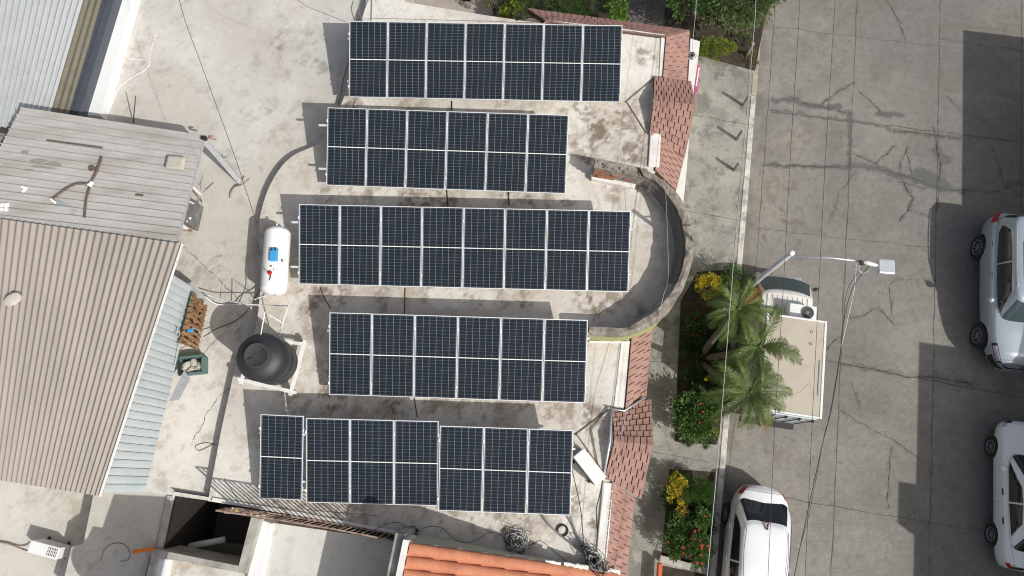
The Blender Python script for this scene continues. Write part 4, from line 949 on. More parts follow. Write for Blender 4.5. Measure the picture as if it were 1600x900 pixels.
# things on the shed roof
zr_ = zC+.12
pipe1('bent_branch_pipe', 'long rusty pipe curving down the middle of the shed roof', 'pipe', [P(159,245,zr_+.1), P(152,266,zr_+.12), P(142,287,zr_+.12), P(135,312,zr_+.15), P(132,340,zr_+.18)], .028, M_rust, 6)
pipe1('bent_branch_pipe', 'rusty pipe curving left from the long one on the shed roof', 'pipe', [P(140,287,zr_+.12), P(122,287,zr_+.12), P(105,294,zr_+.14), P(82,311,zr_+.15)], .026, M_rust, 6)
m_ = MB(); m_.bar(P(139,290,zr_+.15), P(145,284,zr_+.15), .07, .07); m_.bar(P(137,288,zr_+.16), P(143,291,zr_+.16), .055, .055); tag(m_.build('pipe_tee', M_pvc, bevel=.012), 'white plastic tee joining the rusty pipes on the shed roof', 'pipe fitting')
m_ = MB(); m_.bar(P(79,311,zr_+.16), P(87,317,zr_+.16), .06, .06); tag(m_.build('pipe_elbow', M_pvc, bevel=.012), 'white plastic elbow at the left end of the curved rusty pipe', 'pipe fitting')
m_ = MB(); m_.bar(P(85,315,zr_+.05), P(118,333,zr_+.07), .17, .02); tag(m_.build('metal_strip', M_corrC2), 'pale blue grey metal strip lying by the pipe elbow', 'metal strip')
m_ = MB(); m_.bar(P(33,292,zr_+.06), P(41,294,zr_+.06), .06, .05); m_.bar(P(41,293,zr_+.06), P(35,300,zr_+.06), .055, .048); tag(m_.build('pipe_elbow', M_pvc, bevel=.01), 'white angled plastic elbow lying alone on the left of the shed roof', 'pipe fitting')
m_ = MB(); m_.box(P(5,324,zr_+.08), (.28,.20,.08), rz=.1); m_.box(P(9,324,zr_+.12), (.03,.22,.05), rz=.1); tag(m_.build('white_bracket', M_pvc, bevel=.01), 'white channel bracket at the left picture edge on the shed roof', 'bracket')
m_ = MB(); c = P(275,255,zr_+.08); m_.box(c, (.46,.36,.14), rz=-.1); o = m_.build('plastic_jug', M_stone, bevel=.05); tag(o, 'flat beige stone slab lying near the right end of the shed roof', 'stone slab')
m_ = MB(); rock(m_, P(20,467,zD+.14), .20, (1.1,.75,.3)); tag(m_.build('stone_slab', M_stone, bevel=.0), 'flat grey stone holding down the beige roof', 'stone slab')
m_ = MB(); m_.bar(P(73,219,zr_), P(160,231,zr_+.02), .035, .02); tag(m_.build('iron_strip', M_rust), 'thin dark iron strip along a rib near the top of the shed roof', 'iron strip')
m_ = MB(); m_.bar(P(212,304,zr_+.03), P(224,305,zr_+.03), .07, .03); tag(m_.build('iron_plate', M_rust), 'small dark rusty plate on the middle right of the shed roof', 'iron plate')
m_ = MB(); m_.bar(P(141,263,zr_+.1), P(153,264,zr_+.1), .05, .04); m_.torus(P(143,263,zr_+.1), .06, .02, 12, 6); tag(m_.build('pipe_clamp', M_rust), 'rusty clamp beside the upper end of the long pipe', 'clamp')
pt_ = MB()
for px, py, sx, sy in ((80,259,.5,.2),(60,251,.45,.1),(43,268,.45,.14),(38,238,.2,.10),(58,260,.3,.10)):
    c = P(px, py, zr_+.005); q = []
    for k in range(12): an = k/12*6.28; q.append((c.x+math.cos(an)*sx*.5*random.uniform(.75,1.1), c.y+math.sin(an)*sy*.6*random.uniform(.7,1.1)))
    pt_.prism(q, c.z-.02, c.z+.0)
pt_.build('cement_patch', mat('cement_patch', (.24,.235,.21), .95, .2, 12, .4), shed)
m_ = MB()
for k in range(5): m_.box(P(110+k*7+random.uniform(-3,3), 307+k*3+random.uniform(-3,3), zr_+.02), (.12,.02,.01), rz=random.random()*3)
tag(m_.build('twigs', M_rust), 'few rusty twigs scattered between the curved pipes', 'twigs')
t = thing('thin_pole', 'thin dark pole standing up by the top edge of the shed roof', 'pole', P(208,190,ZL)); m_ = MB(); m_.tube([P(208,192,ZL), P(212,150,ZL+1.3)], .016, 6); m_.build('pole', M_rust, t, smooth=True)
# bottom-left AC unit
def ac_unit(name, label, p0, p1, wd, ht, z, grille_side=1, m=M_pvc):
    a_, b_ = P(*p0, z+ht), P(*p1, z+ht); a_.z = b_.z = z+.04; d = (b_-a_); L_ = d.length; d = d.normalized(); s_ = Vector((d.y, -d.x, 0)); rz0 = math.atan2(d.y, d.x); c = (a_+b_)/2
    t = thing(name, label, 'air conditioner', (c.x, c.y, z)); m_ = MB(); m_.box(c+Vector((0,0,ht/2)), (L_, wd, ht), rz=rz0); m_.build('casing', m, t, bevel=.015)
    m_ = MB(); k0 = 12
    for k in range(k0): m_.box(c+s_*grille_side*(wd/2+.006)+Vector((0,0,.08+(ht-.14)*k/k0)), (L_*.86,.012,.014), rz=rz0)
    m_.build('grille', M_greyp, t)
    m_ = MB(); m_.lathe([(.18,0),(.18,.012),(.02,.014)], c+s_*grille_side*(wd/2+.004)+Vector((0,0,ht/2))-d*L_*.15, 24, frame(s_*grille_side, Vector((0,0,1)))); m_.build('fan', M_trim, t)
    for q in (-.35,.35):
        m_ = MB(); m_.box(c+d*L_*q+Vector((0,0,-.02)), (.06, wd+.12, .04), rz=rz0); m_.build('foot', M_trim, t)
    return t, c, d, s_, L_
t, c, d, s_, L_ = ac_unit('air_conditioner', 'small white air conditioner on the bottom left slab with vents at its right end', (47,853), (92,865), .30, .50, ZB, 1)
m_ = MB()
for i in range(3):
    for k in range(6): m_.box(c+d*(L_/2-.05-k*.045)+Vector((0,0,.501))+s_*(-.08+i*.075), (.02,.06,.004), rz=math.atan2(d.y,d.x)+.15)
m_.build('vent_slots', M_trim, t)
pipe1('coolant_pipe', 'rusty insulated pipes running from the left edge to the small air conditioner', 'pipe', [P(-20,845,ZB+.05), P(10,849,ZB+.06), P(30,856,ZB+.08), P(42,860,ZB+.2), P(47,861,ZB+.3)], .022, M_rustpale, 4)
ac_unit('roof_air_conditioner', 'long white topped air conditioner set askew by the right end of the bottom panel row', (904,707), (939,752), .34, .62, ZR, 1, M_pvc)
m_ = MB(); m_.bar(P(208,862,zM+.35), P(240,857,zM+.35), .09, .05); tag(m_.build('orange_plank', M_orange, bevel=.005), 'short bright orange plank lying against the patio coping', 'plank')
pipe1('wire_loop', 'thin black wire lying in a big open loop on the grey strip', 'wire', [P(157,877,zM+.02), P(163,860,zM+.02), P(175,850,zM+.02), P(192,850,zM+.02), P(203,863,zM+.02), P(200,875,zM+.02), P(187,877,zM+.02)], .006, M_cable, 6)
pipe1('wire_loop', 'thin looped wire on the pale slab above the patio', 'wire', [P(330,717,ZR+.02), P(345,697,ZL+.02), P(322,692,ZL+.02), P(306,697,ZL+.02), P(312,704,ZL+.02), P(335,693,ZL+.02)][1:], .006, M_cable, 6)
pipe1('wire', 'thin wire wandering down from the loop to the fence', 'wire', [P(345,697,ZL+.02), P(338,715,ZL+.02), P(352,750,ZR+.02), P(365,770,ZR+.02), P(378,793,ZR+.05)], .006, M_cable, 5)
# roof cables and hoses
def cab(pts, label, z=ZR, r=.009, m=M_cable, name='roof_cable', sm=5): pipe1(name, label, 'cable', [P(x, y, z+r) for x, y in pts], r, m, sm)
cab([(563,0),(560,12),(562,22),(566,32)], 'left grey cable of the pair rising past the top row of panels', ZR, .014, M_greyp)
cab([(575,0),(570,14),(565,30)], 'right grey cable of the pair rising past the top row of panels', ZR, .014, M_greyp)
cab([(581,-5),(580,32)], 'straight dark conduit entering the top row of panels', ZR, .016, M_greyp)
cab([(546,95),(538,118),(534,140),(528,165)], 'brown cable hanging between the first and second panel rows', ZR-.2, .012, M_rust)
cab([(555,157),(552,167)], 'short black cable between the top two rows near the left', ZR)
cab([(706,158),(706,172)], 'short black cable pair between the top two rows near the middle', ZR, .018)
cab([(698,296),(700,322)], 'short black cable joining the second and middle rows', ZR, .014)
cab([(794,298),(796,322)], 'short black cable joining the second and middle rows further right', ZR, .014)
cab([(500,448),(508,468),(517,482)], 'black cable from the middle row down to the fourth row at left', ZR, .012)
cab([(633,450),(632,490)], 'straight black cable between the middle and fourth rows', ZR, .012)
cab([(647,620),(652,652)], 'black cable between the fourth row and the bottom row', ZR, .012)
cab([(560,30),(600,29),(680,31),(760,33),(830,35),(852,28),(872,25)], 'thin wire running along the roof edge above the top row', ZR, .006)
cab([(575,835),(600,820),(625,817),(645,832),(668,823),(690,825),(715,845),(740,846),(765,832),(785,838),(795,850)], 'black wire wandering along the shaded bottom edge of the roof', ZR+.1, .007)
cab([(828,855),(842,845),(855,852),(870,865),(890,880)], 'thin wire by the orange tile edge', ZR, .006)
cab([(893,730),(900,760),(908,800),(912,850)], 'thin cable running down from beside the askew air conditioner', ZR, .007)
cab([(942,750),(937,775),(932,800),(936,850),(937,880)], 'thin cable along the right white kerb of the roof', ZR, .008)
cab([(460,785),(475,795),(520,800),(590,806)], 'thin wire under the bottom row', ZR, .005)
pipe1('grey_conduit', 'left grey conduit running diagonally from the bottom row to the cable bundle', 'conduit', [P(845,802,ZR+.1), P(862,824,ZR+.06), P(885,844,ZR+.06), P(912,862,ZR+.15)], .024, M_greyp, 4)
pipe1('grey_conduit', 'right grey conduit from the corner of the bottom row to the cable bundle', 'conduit', [P(890,802,ZR+.25), P(896,822,ZR+.06), P(904,842,ZR+.06), P(918,864,ZR+.15)], .026, M_greyp, 4)
m_ = MB(); m_.torus(P(879,829,ZR+.03), .125, .022, 32, 8); tag(m_.build('tyre_ring', M_rubber, smooth=True), 'large black rubber ring lying on the roof below the bottom row', 'ring')
m_ = MB(); m_.torus(P(931,871,ZR+.03), .055, .014, 24, 8); tag(m_.build('tyre_ring', M_rubber, smooth=True), 'small black ring lying beside the cable bundle', 'ring')
def tangle(label, px, py, sp, nn, z, mats_, r=.008, name='cable_tangle', hz=.35, aim=None):
    t = thing(name, label, 'cable tangle', P(px, py, z))
    for m0 in mats_:
        b = MB()
        for _ in range(nn):
            c_ = P(px, py, z); a0 = random.random()*6.28; rad_ = sp*random.uniform(.3,1.25); pts = []
            for k in range(9):
                a0 += random.uniform(.35,1.1)*random.choice((1,1,1,-1)); rr_ = rad_*random.uniform(.35,1.45); el = 1.45 if aim else 1.15
                v_ = Vector((math.cos(a0)*rr_*el, math.sin(a0)*rr_/el*1.1, abs(random.gauss(0,hz*.3))+.01))
                if aim: an_ = math.atan2(aim[1], aim[0]); v_ = Matrix.Rotation(an_, 3, 'Z') @ v_
                pts.append(c_+v_)
            b.tube(bez(pts, 3), r*random.uniform(.6,1.3), 4)
        b.build('wires', m0, t, smooth=True)
    return t
tangle('tangle of grey and white wires lying on the roof above the orange tiles', 808, 844, .22, 12, ZR, [M_cableg, M_cable, M_pvc], .008)
tangle('dense bundle of old utility cables knotted at the roof corner', 928, 873, .20, 13, ZR+.05, [M_cableg, M_cable, M_greyp], .012, hz=.6, aim=(-.5,.6,0))
tangle('small knot of wires at the roof edge above the top row', 812, 26, .12, 9, ZR, [M_cable], .006, name='wire_knot', hz=.15)
tangle('small knot of wires on the shaded roof edge left of the orange tiles', 646, 828, .08, 8, ZR+.1, [M_cable], .007, name='wire_knot', hz=.1)
tangle('pale wire clump on the white ledge below the upper tile eave', 1079, 88, .10, 8, 2.62, [M_pvc, M_cable], .007, name='wire_knot', hz=.2)
m_ = MB(); m_.box(P(1062,431,ZR+.5)-SW*0, (.05,.10,.12)); tag(m_.build('junction_box', M_trim), 'small dark box on the inner face of the round wall', 'junction box')
# rusty fence
t = thing('rusty_fence', 'low rusty railing with slanting bars between the solar roof and the white roof', 'fence', P(500,815,ZR))
fps = [(368,793),(455,806),(545,821),(632,838)]
for i in range(3):
    a_, b_ = P(*fps[i], ZR+.02), P(*fps[i+1], ZR+.02); hgt = 1.12; b_ = a_.lerp(b_, .97)
    for h_ in (.04, hgt):
        m_ = MB(); m_.bar(a_+Vector((0,0,h_)), b_+Vector((0,0,h_)), .035, .03); m_.build('rail', M_rustpale, t)
    nb = 10
    for k in range(nb+1):
        p = a_.lerp(b_, k/nb); m_ = MB(); tk_ = .035 if k in (0, nb) else .024; m_.bar(p+Vector((0,0,.0)), p+Vector((random.gauss(0,.01),0,hgt)), tk_, tk_); m_.build('bar', M_rustpale if k % 3 else M_rust, t)
t = thing('rod_bundle', 'bundle of rusty rods and a yellow tape sticking out over the dark patio', 'rods', P(370,797,ZR))
for k in range(7):
    m_ = MB(); y = random.uniform(-4,4); m_.bar(P(349+random.uniform(0,12), 797+y, ZR+.25), P(405+random.uniform(-8,14), 803+y*.8, ZR+.2), .025, .025); m_.build('rod', [M_rustpale, M_rust, M_pvc][k % 3], t)
m_ = MB(); m_.box(P(369,798,ZR+.29), (.06,.10,.04), rz=.2); m_.build('tape', M_petaly, t)

# ================================================================== STREET FURNITURE
def bollard(name_lab, px, py, h_, first=[None]):
    p = P(px, py, ZS)
    if first[0] is None:
        r = thing('bollard', name_lab, 'bollard', (0,0,0)); m_ = MB(); m_.lathe([(.052,-.05),(.052,.985),(.045,1.0)], (0,0,0), 20); m_.build('post', mat('grey_bollard', (.20,.20,.185), .8, .15, 12, .2), r, smooth=False, autosmooth=40)
        m_ = MB(); m_.lathe([(.046,1.0),(.046,1.012),(.02,1.018)], (0,0,0), 20); m_.build('cap', M_coping, r); first[0] = r; o = r
    else: o = copy_tree(first[0])
    o.location = p; o.scale = (1,1,h_); tag(o, name_lab, 'bollard', 'steel bollards along the sidewalk edge')
bollard('steel bollard standing in the soil by the yellow hedge', 1166, 88, .74)
bollard('upper steel bollard on the bare concrete, nearest the kerb corner', 1161, 165, .72)
bollard('middle steel bollard of the three on the bare concrete', 1151, 218, .68)
bollard('lowest steel bollard of the three, opposite the round wall', 1147, 266, .62)
# street lamp
base = P(1110,497,ZS); top = P(1235,397,6.55); base = Vector((top.x-.18, top.y-.16, ZS))
t = thing('street_lamp', 'galvanised street lamp pole leaning over the truck with a long thin arm and white head', 'street lamp', base)
m_ = MB(); m_.tube([base, top+Vector((0,0,.05))], [.085, .052], 20); m_.build('pole', M_zinc, t, smooth=True)
m_ = MB(); m_.lathe([(.062,-.02),(.062,.05),(.02,.06)], top+Vector((0,0,.05)), 18); m_.build('pole_cap', M_whitep, t, smooth=True)
m_ = MB(); m_.box(base+Vector((0,0,.02)), (.24,.24,.03)); m_.build('base_plate', M_greyp, t)
m_ = MB(); m_.tube([top-Vector((0,0,.15)), P(1300,403,6.55), P(1350,409,6.6)], [.022,.022,.025], 10); m_.build('arm', M_zinc, t, smooth=True)
m_ = MB(); m_.tube([P(1343,408,6.6), P(1356,411,6.62), P(1371,415,6.62)], [.035,.048,.032], 12); m_.build('arm_socket', M_whitep, t, smooth=True)
m_ = MB(); a_ = P(1371,416,6.62); b_ = P(1397,418,6.62); m_.bar(a_, b_, .33, .11); m_.build('lamp_head', M_zinc, t, bevel=.03)
m_ = MB(); m_.bar(a_-Vector((-.05,0,.06)), b_-Vector((.05,0,.06)), .24, .02); m_.build('lens', M_head, t)
m_ = MB(); m_.box(P(1346,411,6.66), (.07,.09,.06)); m_.build('connector', M_trim, t)
pipe1('lamp_wire', 'loose white wires dangling under the socket of the street lamp arm', 'wire', [P(1345,410,6.5), P(1342,420,6.3), P(1349,427,6.2), P(1362,420,6.4), P(1371,416,6.55)], .008, M_pvc, 5)
# overhead cables
def over(label, pts, z0, z1, r, m, name='overhead_cable'):
    n0 = len(pts); q = [P(x, y, z0+(z1-z0)*i/(n0-1)) for i, (x, y) in enumerate(pts)]
    pipe1(name, label, 'cable', q, r*.62, m, 4, 'overhead utility cables')
over('bright grey cable running down the whole picture over the kerb and palms', [(1186,-200),(1181,0),(1176,70),(1163,225),(1151,350),(1143,448),(1125,675),(1105,900),(1085,1100)], 5.6, 5.6, .014, M_cableg)
over('thin dark cable passing over the left part of the truck box roof', [(1258,-200),(1250,0),(1236,225),(1224,447),(1210,675),(1200,900),(1188,1100)], 7, 7, .008, M_cable)
over('thin dark cable passing over the right edge of the truck box', [(1316,-200),(1305,0),(1291,225),(1280,440),(1270,640),(1258,900),(1248,1100)], 7, 7, .008, M_cable)
over('black cable falling from the lamp arm down the street beside the truck', [(1358,415),(1335,445),(1320,492),(1312,560),(1299,640),(1286,690),(1262,800),(1241,900),(1205,1100)], 6.4, 6.2, .013, M_cable)
over('second black cable falling from the lamp arm, left of the other', [(1352,412),(1325,450),(1318,500),(1314,545),(1296,650),(1288,680),(1266,795),(1243,890),(1212,1100)], 6.4, 6.0, .009, M_cable)
over('pale cable slanting off the lamp arm beside the black cables', [(1338,412),(1335,450),(1325,497),(1315,540)], 6.4, 5.2, .008, M_pvc)
over('thin dark cable slanting across the left grey roof', [(265,-120),(280,0),(318,110),(360,225),(382,290),(403,355)], 8.5, 8.0, .009, M_cable)
over('thin cable slanting into the left corner of the top row', [(405,-60),(465,0),(505,20),(540,34)], 8, 8, .008, M_cable)
over('pale cable hanging over the round terrace', [(1035,245),(1040,300),(1043,370),(1044,435),(1037,460),(1030,490)], 4.4, 4.2, .009, M_cableg)
over('pale cable running from the round wall down over the lower tile eaves', [(1020,515),(1000,580),(980,640),(968,700),(958,790),(948,860),(928,885)], 4.2, 3.9, .009, M_cableg)
over('pale wire falling from the ledge past the yellow hedge', [(1092,-120),(1088,0),(1084,50),(1081,85)], 4.6, 2.9, .010, M_cableg)
over('thin cable along the sidewalk from the bollards to the planter', [(1170,110),(1165,200),(1155,300),(1146,400)], 2.6, 2.6, .005, M_cable)

# ================================================================== PLANTS
zG = ZS+.0
def soil_bed(name, poly, z0, h, m=M_soil):
    q = PP(poly, z0+h); mb = MB(); mb.prism([(p.x, p.y) for p in q], z0-.05, z0+h); return mb
so_ = soil_bed('soil', [(1064,470),(1090,425),(1150,420),(1147,450),(1126,670),(1120,695),(1055,690),(1058,600)], ZS, .02); tag(so_.build('planter_soil', M_soil), kind='structure')
so_ = soil_bed('soil', [(1046,733),(1117,738),(1103,887),(1034,872)], ZS, .02); tag(so_.build('planter_soil', M_soil), kind='structure')
so_ = soil_bed('soil', [(1033,884),(1102,898),(1090,990),(1010,990)], ZS, .02); tag(so_.build('bare_soil', M_soil), kind='structure')
so_ = soil_bed('soil', [(780,-120),(1250,-120),(1195,30),(1180,110),(1085,84),(1060,50),(980,35),(780,22)], ZS, .03); tag(so_.build('garden_soil', M_soil), kind='structure')
dv = soil_bed('soil', [(985,-120),(1050,-120),(1035,60),(978,60)], ZS, .05); tag(dv.build('driveway', mat('dark_driveway', (.10,.095,.09), .95, .2, 7, .5, finevar=.15, col2=(.14,.13,.12))), kind='structure')
pk = thing('planter_kerb', 'pale concrete kerb closing the lower end of the flower bed', 'kerb', P(1070,880,ZS)); m_ = MB(); m_.bar(P(1031,872,ZS+.1), P(1103,892,ZS+.1), .18, .2); m_.build('kerb_block', M_coping, pk)
pk = thing('orange_post', 'orange painted post beside the lower end of the flower bed', 'post', P(1029,890,ZS)); m_ = MB(); m_.bar(P(1031,880,ZS+.3), P(1026,960,ZS+.3), .10, .3); m_.build('kerb_block', mat('orange_kerb', srgb(190,95,60), .8, .1, 8, .2), pk)

def leaf(mb, c, d, up, L_, W_):
    d = d.normalized(); s_ = d.cross(up)
    if s_.length < 1e-3: s_ = Vector((1,0,0))
    s_ = s_.normalized(); n_2 = s_.cross(d)
    mb.add([c, c+d*L_*.45+s_*W_*.5+n_2*L_*.06, c+d*L_-n_2*L_*.10, c+d*L_*.45-s_*W_*.5+n_2*L_*.06, c+d*L_*.5-n_2*L_*.02], [(0,1,4),(1,2,4),(2,3,4),(3,0,4)])
def foliage(name, mats_, cen, rad, n, Lf, Wf, parent, clump=26, droop=.0, flat=.0, hollow=.45):
    """leaves gathered in clumps spread through an uneven crown"""
    mbs = [MB() for _ in mats_]; cen = Vector(cen); rad = Vector(rad)
    cl = []
    for _ in range(clump):
        v = Vector((random.gauss(0,1), random.gauss(0,1), random.gauss(0,1))).normalized(); 
        if v.z < -.3: v.z = abs(v.z)
        k = random.uniform(hollow, 1.0)**.6; c = cen+Vector((v.x*rad.x*k, v.y*rad.y*k, v.z*rad.z*k)); cl.append((c, random.uniform(.6,1.25)*min(rad.x, rad.y)*.36, v))
    for i in range(n):
        c, r_, v = cl[i % clump]; w_ = Vector((random.gauss(0,1), random.gauss(0,1), random.gauss(0,.8))).normalized(); kk = random.random()**.5
        p = c + w_*r_*kk
        if p.z < cen.z-rad.z*.95: p.z = cen.z-rad.z*random.uniform(.5,.95)
        dd = (w_*.8 + v*.5 + Vector((0,0,random.uniform(-.2,.6)-droop))).normalized()
        leaf(random.choice(mbs), p, dd, Vector((random.gauss(0,.5), random.gauss(0,.5), 1)), Lf*random.uniform(.6,1.3), Wf*random.uniform(.7,1.2))
    for mb, m0 in zip(mbs, mats_): mb.build(name, m0, parent, fix=False)
def shrub(name, label, px, py, rx, ry, h_, mats_, n, Lf, Wf, z0=ZS, grp=None, clump=26, flowers=0, fm=None, stemn=7, cat='shrub', cz=None, fr=.027):
    c = P(px, py, z0+h_*.75); c.z = z0
    t = thing(name, label, cat, c, group=grp)
    foliage('foliage', mats_, (c.x, c.y, z0+h_*.55), (rx, ry, h_*.45), n, Lf, Wf, t, clump)
    s_ = MB()
    for _ in range(stemn):
        a_ = random.random()*6.28; k = random.random()*.7; s_.tube([(c.x+random.gauss(0,.04), c.y+random.gauss(0,.04), z0-.02), (c.x+math.cos(a_)*rx*k*.5, c.y+math.sin(a_)*ry*k*.5, z0+h_*.35), (c.x+math.cos(a_)*rx*k, c.y+math.sin(a_)*ry*k, z0+h_*.75)], [.02,.014,.006], 5)
    s_.build('stem', M_trunk, t)
    for k in range(flowers):
        a_ = random.random()*6.28; q = random.random()**.5*.92; p = Vector((c.x+math.cos(a_)*rx*q, c.y+math.sin(a_)*ry*q, z0+h_*(.98-.35*q*q)+random.uniform(0,.08)))
        f_ = MB()
        for j in range(7):
            an = j/7*6.28; leaf(f_, p, Vector((math.cos(an), math.sin(an), .45)), Vector((0,0,1)), fr*random.uniform(.9,1.7), fr*1.1)
        f_.build('flower', fm, t, fix=False)
    return t
shrub('yellow_shrub', 'yellow croton bush at the top of the upper planter by the round wall', 1106, 446, .36, .38, .95, [M_leafy, M_leafy, M_leafyg], 1500, .075, .035, clump=24)
shrub('green_shrub', 'rounded dark green bush beside the cab of the truck', 1150, 436, .40, .42, 1.1, [M_leaf, M_leafd], 2000, .06, .03, clump=34)
shrub('hibiscus', 'small dark plant with red flowers in the shaded middle of the planter', 1085, 512, .26, .42, .6, [M_leaf, M_leafd], 600, .11, .045, clump=14, flowers=7, fm=M_petal)
shrub('hibiscus', 'glossy green bush with a few red flowers at the lower end of the upper planter', 1090, 645, .62, .70, 1.1, [M_leaf, M_leaf, M_leafd], 3000, .105, .058, clump=55, flowers=6, fm=M_petal)
shrub('yellow_shrub', 'small yellow leaved plant at the lower right corner of the upper planter', 1113, 668, .18, .2, .6, [M_leafyg, M_leafy], 300, .07, .035, clump=8)
shrub('low_plant', 'low grassy green plant along the lower edge of the upper planter', 1090, 690, .5, .14, .4, [M_leafd, M_leaf], 700, .10, .012, clump=14)
shrub('yellow_shrub', 'tall yellow and reddish croton in the left of the lower planter', 1060, 765, .26, .45, .95, [M_leafy, M_leafy, M_leafyg], 1200, .07, .035, clump=22)
shrub('copper_shrub', 'copper brown croton below the tall yellow one', 1064, 800, .2, .2, .8, [M_leafy, M_frondd], 350, .07, .035, clump=8)
shrub('fern_bush', 'feathery dark green bush in the upper right of the lower planter', 1090, 765, .50, .46, .85, [M_leaf, M_leafd, M_leaf], 4500, .075, .014, clump=36)
shrub('hibiscus', 'broad leaved green bush in the left of the lower planter', 1062, 822, .38, .34, .85, [M_leaf, M_leafd], 1100, .12, .055, clump=22, flowers=2, fm=M_petal)
shrub('hibiscus', 'green bush with scattered red flowers at the lower left of the lower planter', 1056, 856, .38, .34, .85, [M_leaf, M_leafd], 1200, .085, .04, clump=24, flowers=9, fm=M_petal)
shrub('hibiscus', 'bushiest red flowered plant at the lower right of the lower planter', 1091, 852, .36, .55, .95, [M_leaf, M_leafd, M_leaf], 1600, .08, .038, clump=30, flowers=26, fm=M_petal)
shrub('hibiscus', 'green bush against the kerb in the lower planter', 1098, 812, .26, .30, .9, [M_leaf, M_leaf], 700, .09, .04, clump=16, flowers=3, fm=M_petal)
shrub('low_plant', 'dark low plants filling the shaded left of the upper planter', 1090, 560, .36, 1.3, .4, [M_leafd], 2600, .10, .045, clump=60)
shrub('low_plant', 'dark low plants under the palm trunks beside the kerb', 1128, 560, .3, 1.5, .4, [M_leafd], 2000, .10, .045, clump=50)
shrub('low_plant', 'dark low ground plants filling the lower planter between its bushes', 1076, 805, .6, 1.25, .35, [M_leafd], 2200, .10, .045, clump=60)
t = thing('yellow_flower', 'single round yellow flower between the palms and the green bush', 'flower', P(1103,593,ZS))
m_ = MB(); p = P(1103,593,ZS+.7)
for j in range(24): leaf(m_, p, Vector((random.gauss(0,1), random.gauss(0,1), .5)), Vector((0,0,1)), .06, .04)
m_.build('petals', M_petaly, t, fix=False); m_ = MB(); m_.tube([(p.x, p.y, ZS), p], .006, 5); m_.build('stem', M_leaf, t)
# palms
def frond(c, az, L_, rise, t, m0, droop=1.0):
    mb = MB(); d = Vector((math.cos(az), math.sin(az), 0)); n0 = 28; pts = []
    for i in range(n0+1):
        s_ = i/n0; pts.append(c + d*(L_*(s_-.12*s_*s_)) + Vector((0,0,L_*(rise*s_-(.45+.35*droop)*s_*s_))))
    mb.tube(pts, [.016*(1-.75*i/n0) for i in range(n0+1)], 5)
    for i in range(3, n0+1):
        for q in (0, .5):
            if i == n0 and q: continue
            p = pts[i] if not q else pts[i].lerp(pts[min(n0, i+1)], .5); tn = (pts[min(i+1, n0)]-pts[i-1]).normalized(); sd0 = tn.cross(Vector((0,0,1))).normalized(); s_ = i/n0
            ll = random.uniform(.85,1.2)*.30*math.sin(math.pi*(.12+.80*s_))**.7*L_/1.2
            for sg_ in (-1, 1):
                dd = (sd0*sg_*1.0 + tn*(.7+.8*s_) + Vector((0,0,random.uniform(.05,.35))) + Vector((random.gauss(0,.1), random.gauss(0,.1), 0))).normalized()
                mid = p+dd*ll*.5; tip = p+dd*ll*random.uniform(.85,1.1)-Vector((0,0,ll*random.uniform(.25,.5))); ws = tn*.009
                mb.add([p-ws*.6, p+ws*.6, mid+ws, tip, mid-ws], [(0,1,2,4),(4,2,3)])
    return mb.build('frond', m0, t, fix=False)
def palm(label, base, crown_px, h_, n, L_, seed):
    random.seed(seed); b0 = P(*base, ZS); c = P(*crown_px, h_)
    t = thing('palm_tree', label, 'palm tree', b0, group='palms in the upper planter')
    mb = MB(); pts = [b0.lerp(c, k/10)+Vector((0,0,-.25*math.sin(math.pi*k/10))) for k in range(11)]; pts[0] = b0-Vector((0,0,.05)); mb.tube(pts, [.10-.035*k/10+(.008 if k % 2 else 0) for k in range(11)], 12); mb.build('trunk', M_trunk, t, smooth=True)
    for k in range(n):
        az = k*2.39996+random.gauss(0,.12); inner = k/n; rise = .95-.85*inner if k % 4 else .5; frond(c+Vector((0,0,.02)), az, L_*random.uniform(.75,1.1), rise+.1, t, M_frondd if (k == n-1) else M_frond, droop=.4+.9*inner)
    mb = MB(); mb.lathe([(.03,-.15),(.07,-.05),(.07,.05),(.02,.12)], c, 10); mb.build('crown_heart', M_frond, t, smooth=True)
palm('highest palm, its crown spreading in front of the truck cab', (1096,556), (1153,482), 4.1, 17, 1.05, 11)
palm('middle palm, whose crown leans over the left side of the truck box', (1100,560), (1186,541), 3.9, 14, 1.1, 12)
palm('lowest palm, its crown hanging over the lower left of the truck box', (1096,566), (1172,612), 3.8, 19, 1.15, 13)
random.seed(21)
# top garden
def tree(name, label, px, py, h_, rx, ry, rz_, mats_, n, Lf, Wf, clump):
    c = P(px, py, h_-rz_*.3); b0 = Vector((c.x, c.y, ZS)); t = thing(name, label, 'tree', b0)
    mb = MB(); mb.tube([b0-Vector((0,0,.05)), b0+Vector((.05,0,(h_-rz_)*.6)), Vector((c.x, c.y, h_-rz_*.6))], [.14,.11,.07], 10); mb.build('trunk', M_trunk, t, smooth=True)
    for k in range(6):
        a_ = k*1.05; mb = MB(); s0 = b0+Vector((0,0,(h_-rz_)*.6+.1*k)); mb.tube([s0, s0+Vector((math.cos(a_)*rx*.35, math.sin(a_)*ry*.35, rz_*.5)), s0+Vector((math.cos(a_)*rx*.75, math.sin(a_)*ry*.75, rz_*.9))], [.05,.035,.012], 6); mb.build('limb', M_trunk, t)
    foliage('crown', mats_, (c.x, c.y, h_-rz_), (rx, ry, rz_), n, Lf, Wf, t, clump, hollow=.55)
tree('olive_tree', 'broad grey green tree hanging over the kerb at the top edge', 1165, -38, 3.0, 1.12, 1.25, 1.1, [M_leafo, M_leafo, M_leaf], 5500, .16, .055, 80)
tree('dark_tree', 'dark green leafy tree at the top edge between driveway and street', 1088, -50, 3.0, .85, 1.2, 1.1, [M_leaf, M_leafd], 3600, .14, .07, 50)
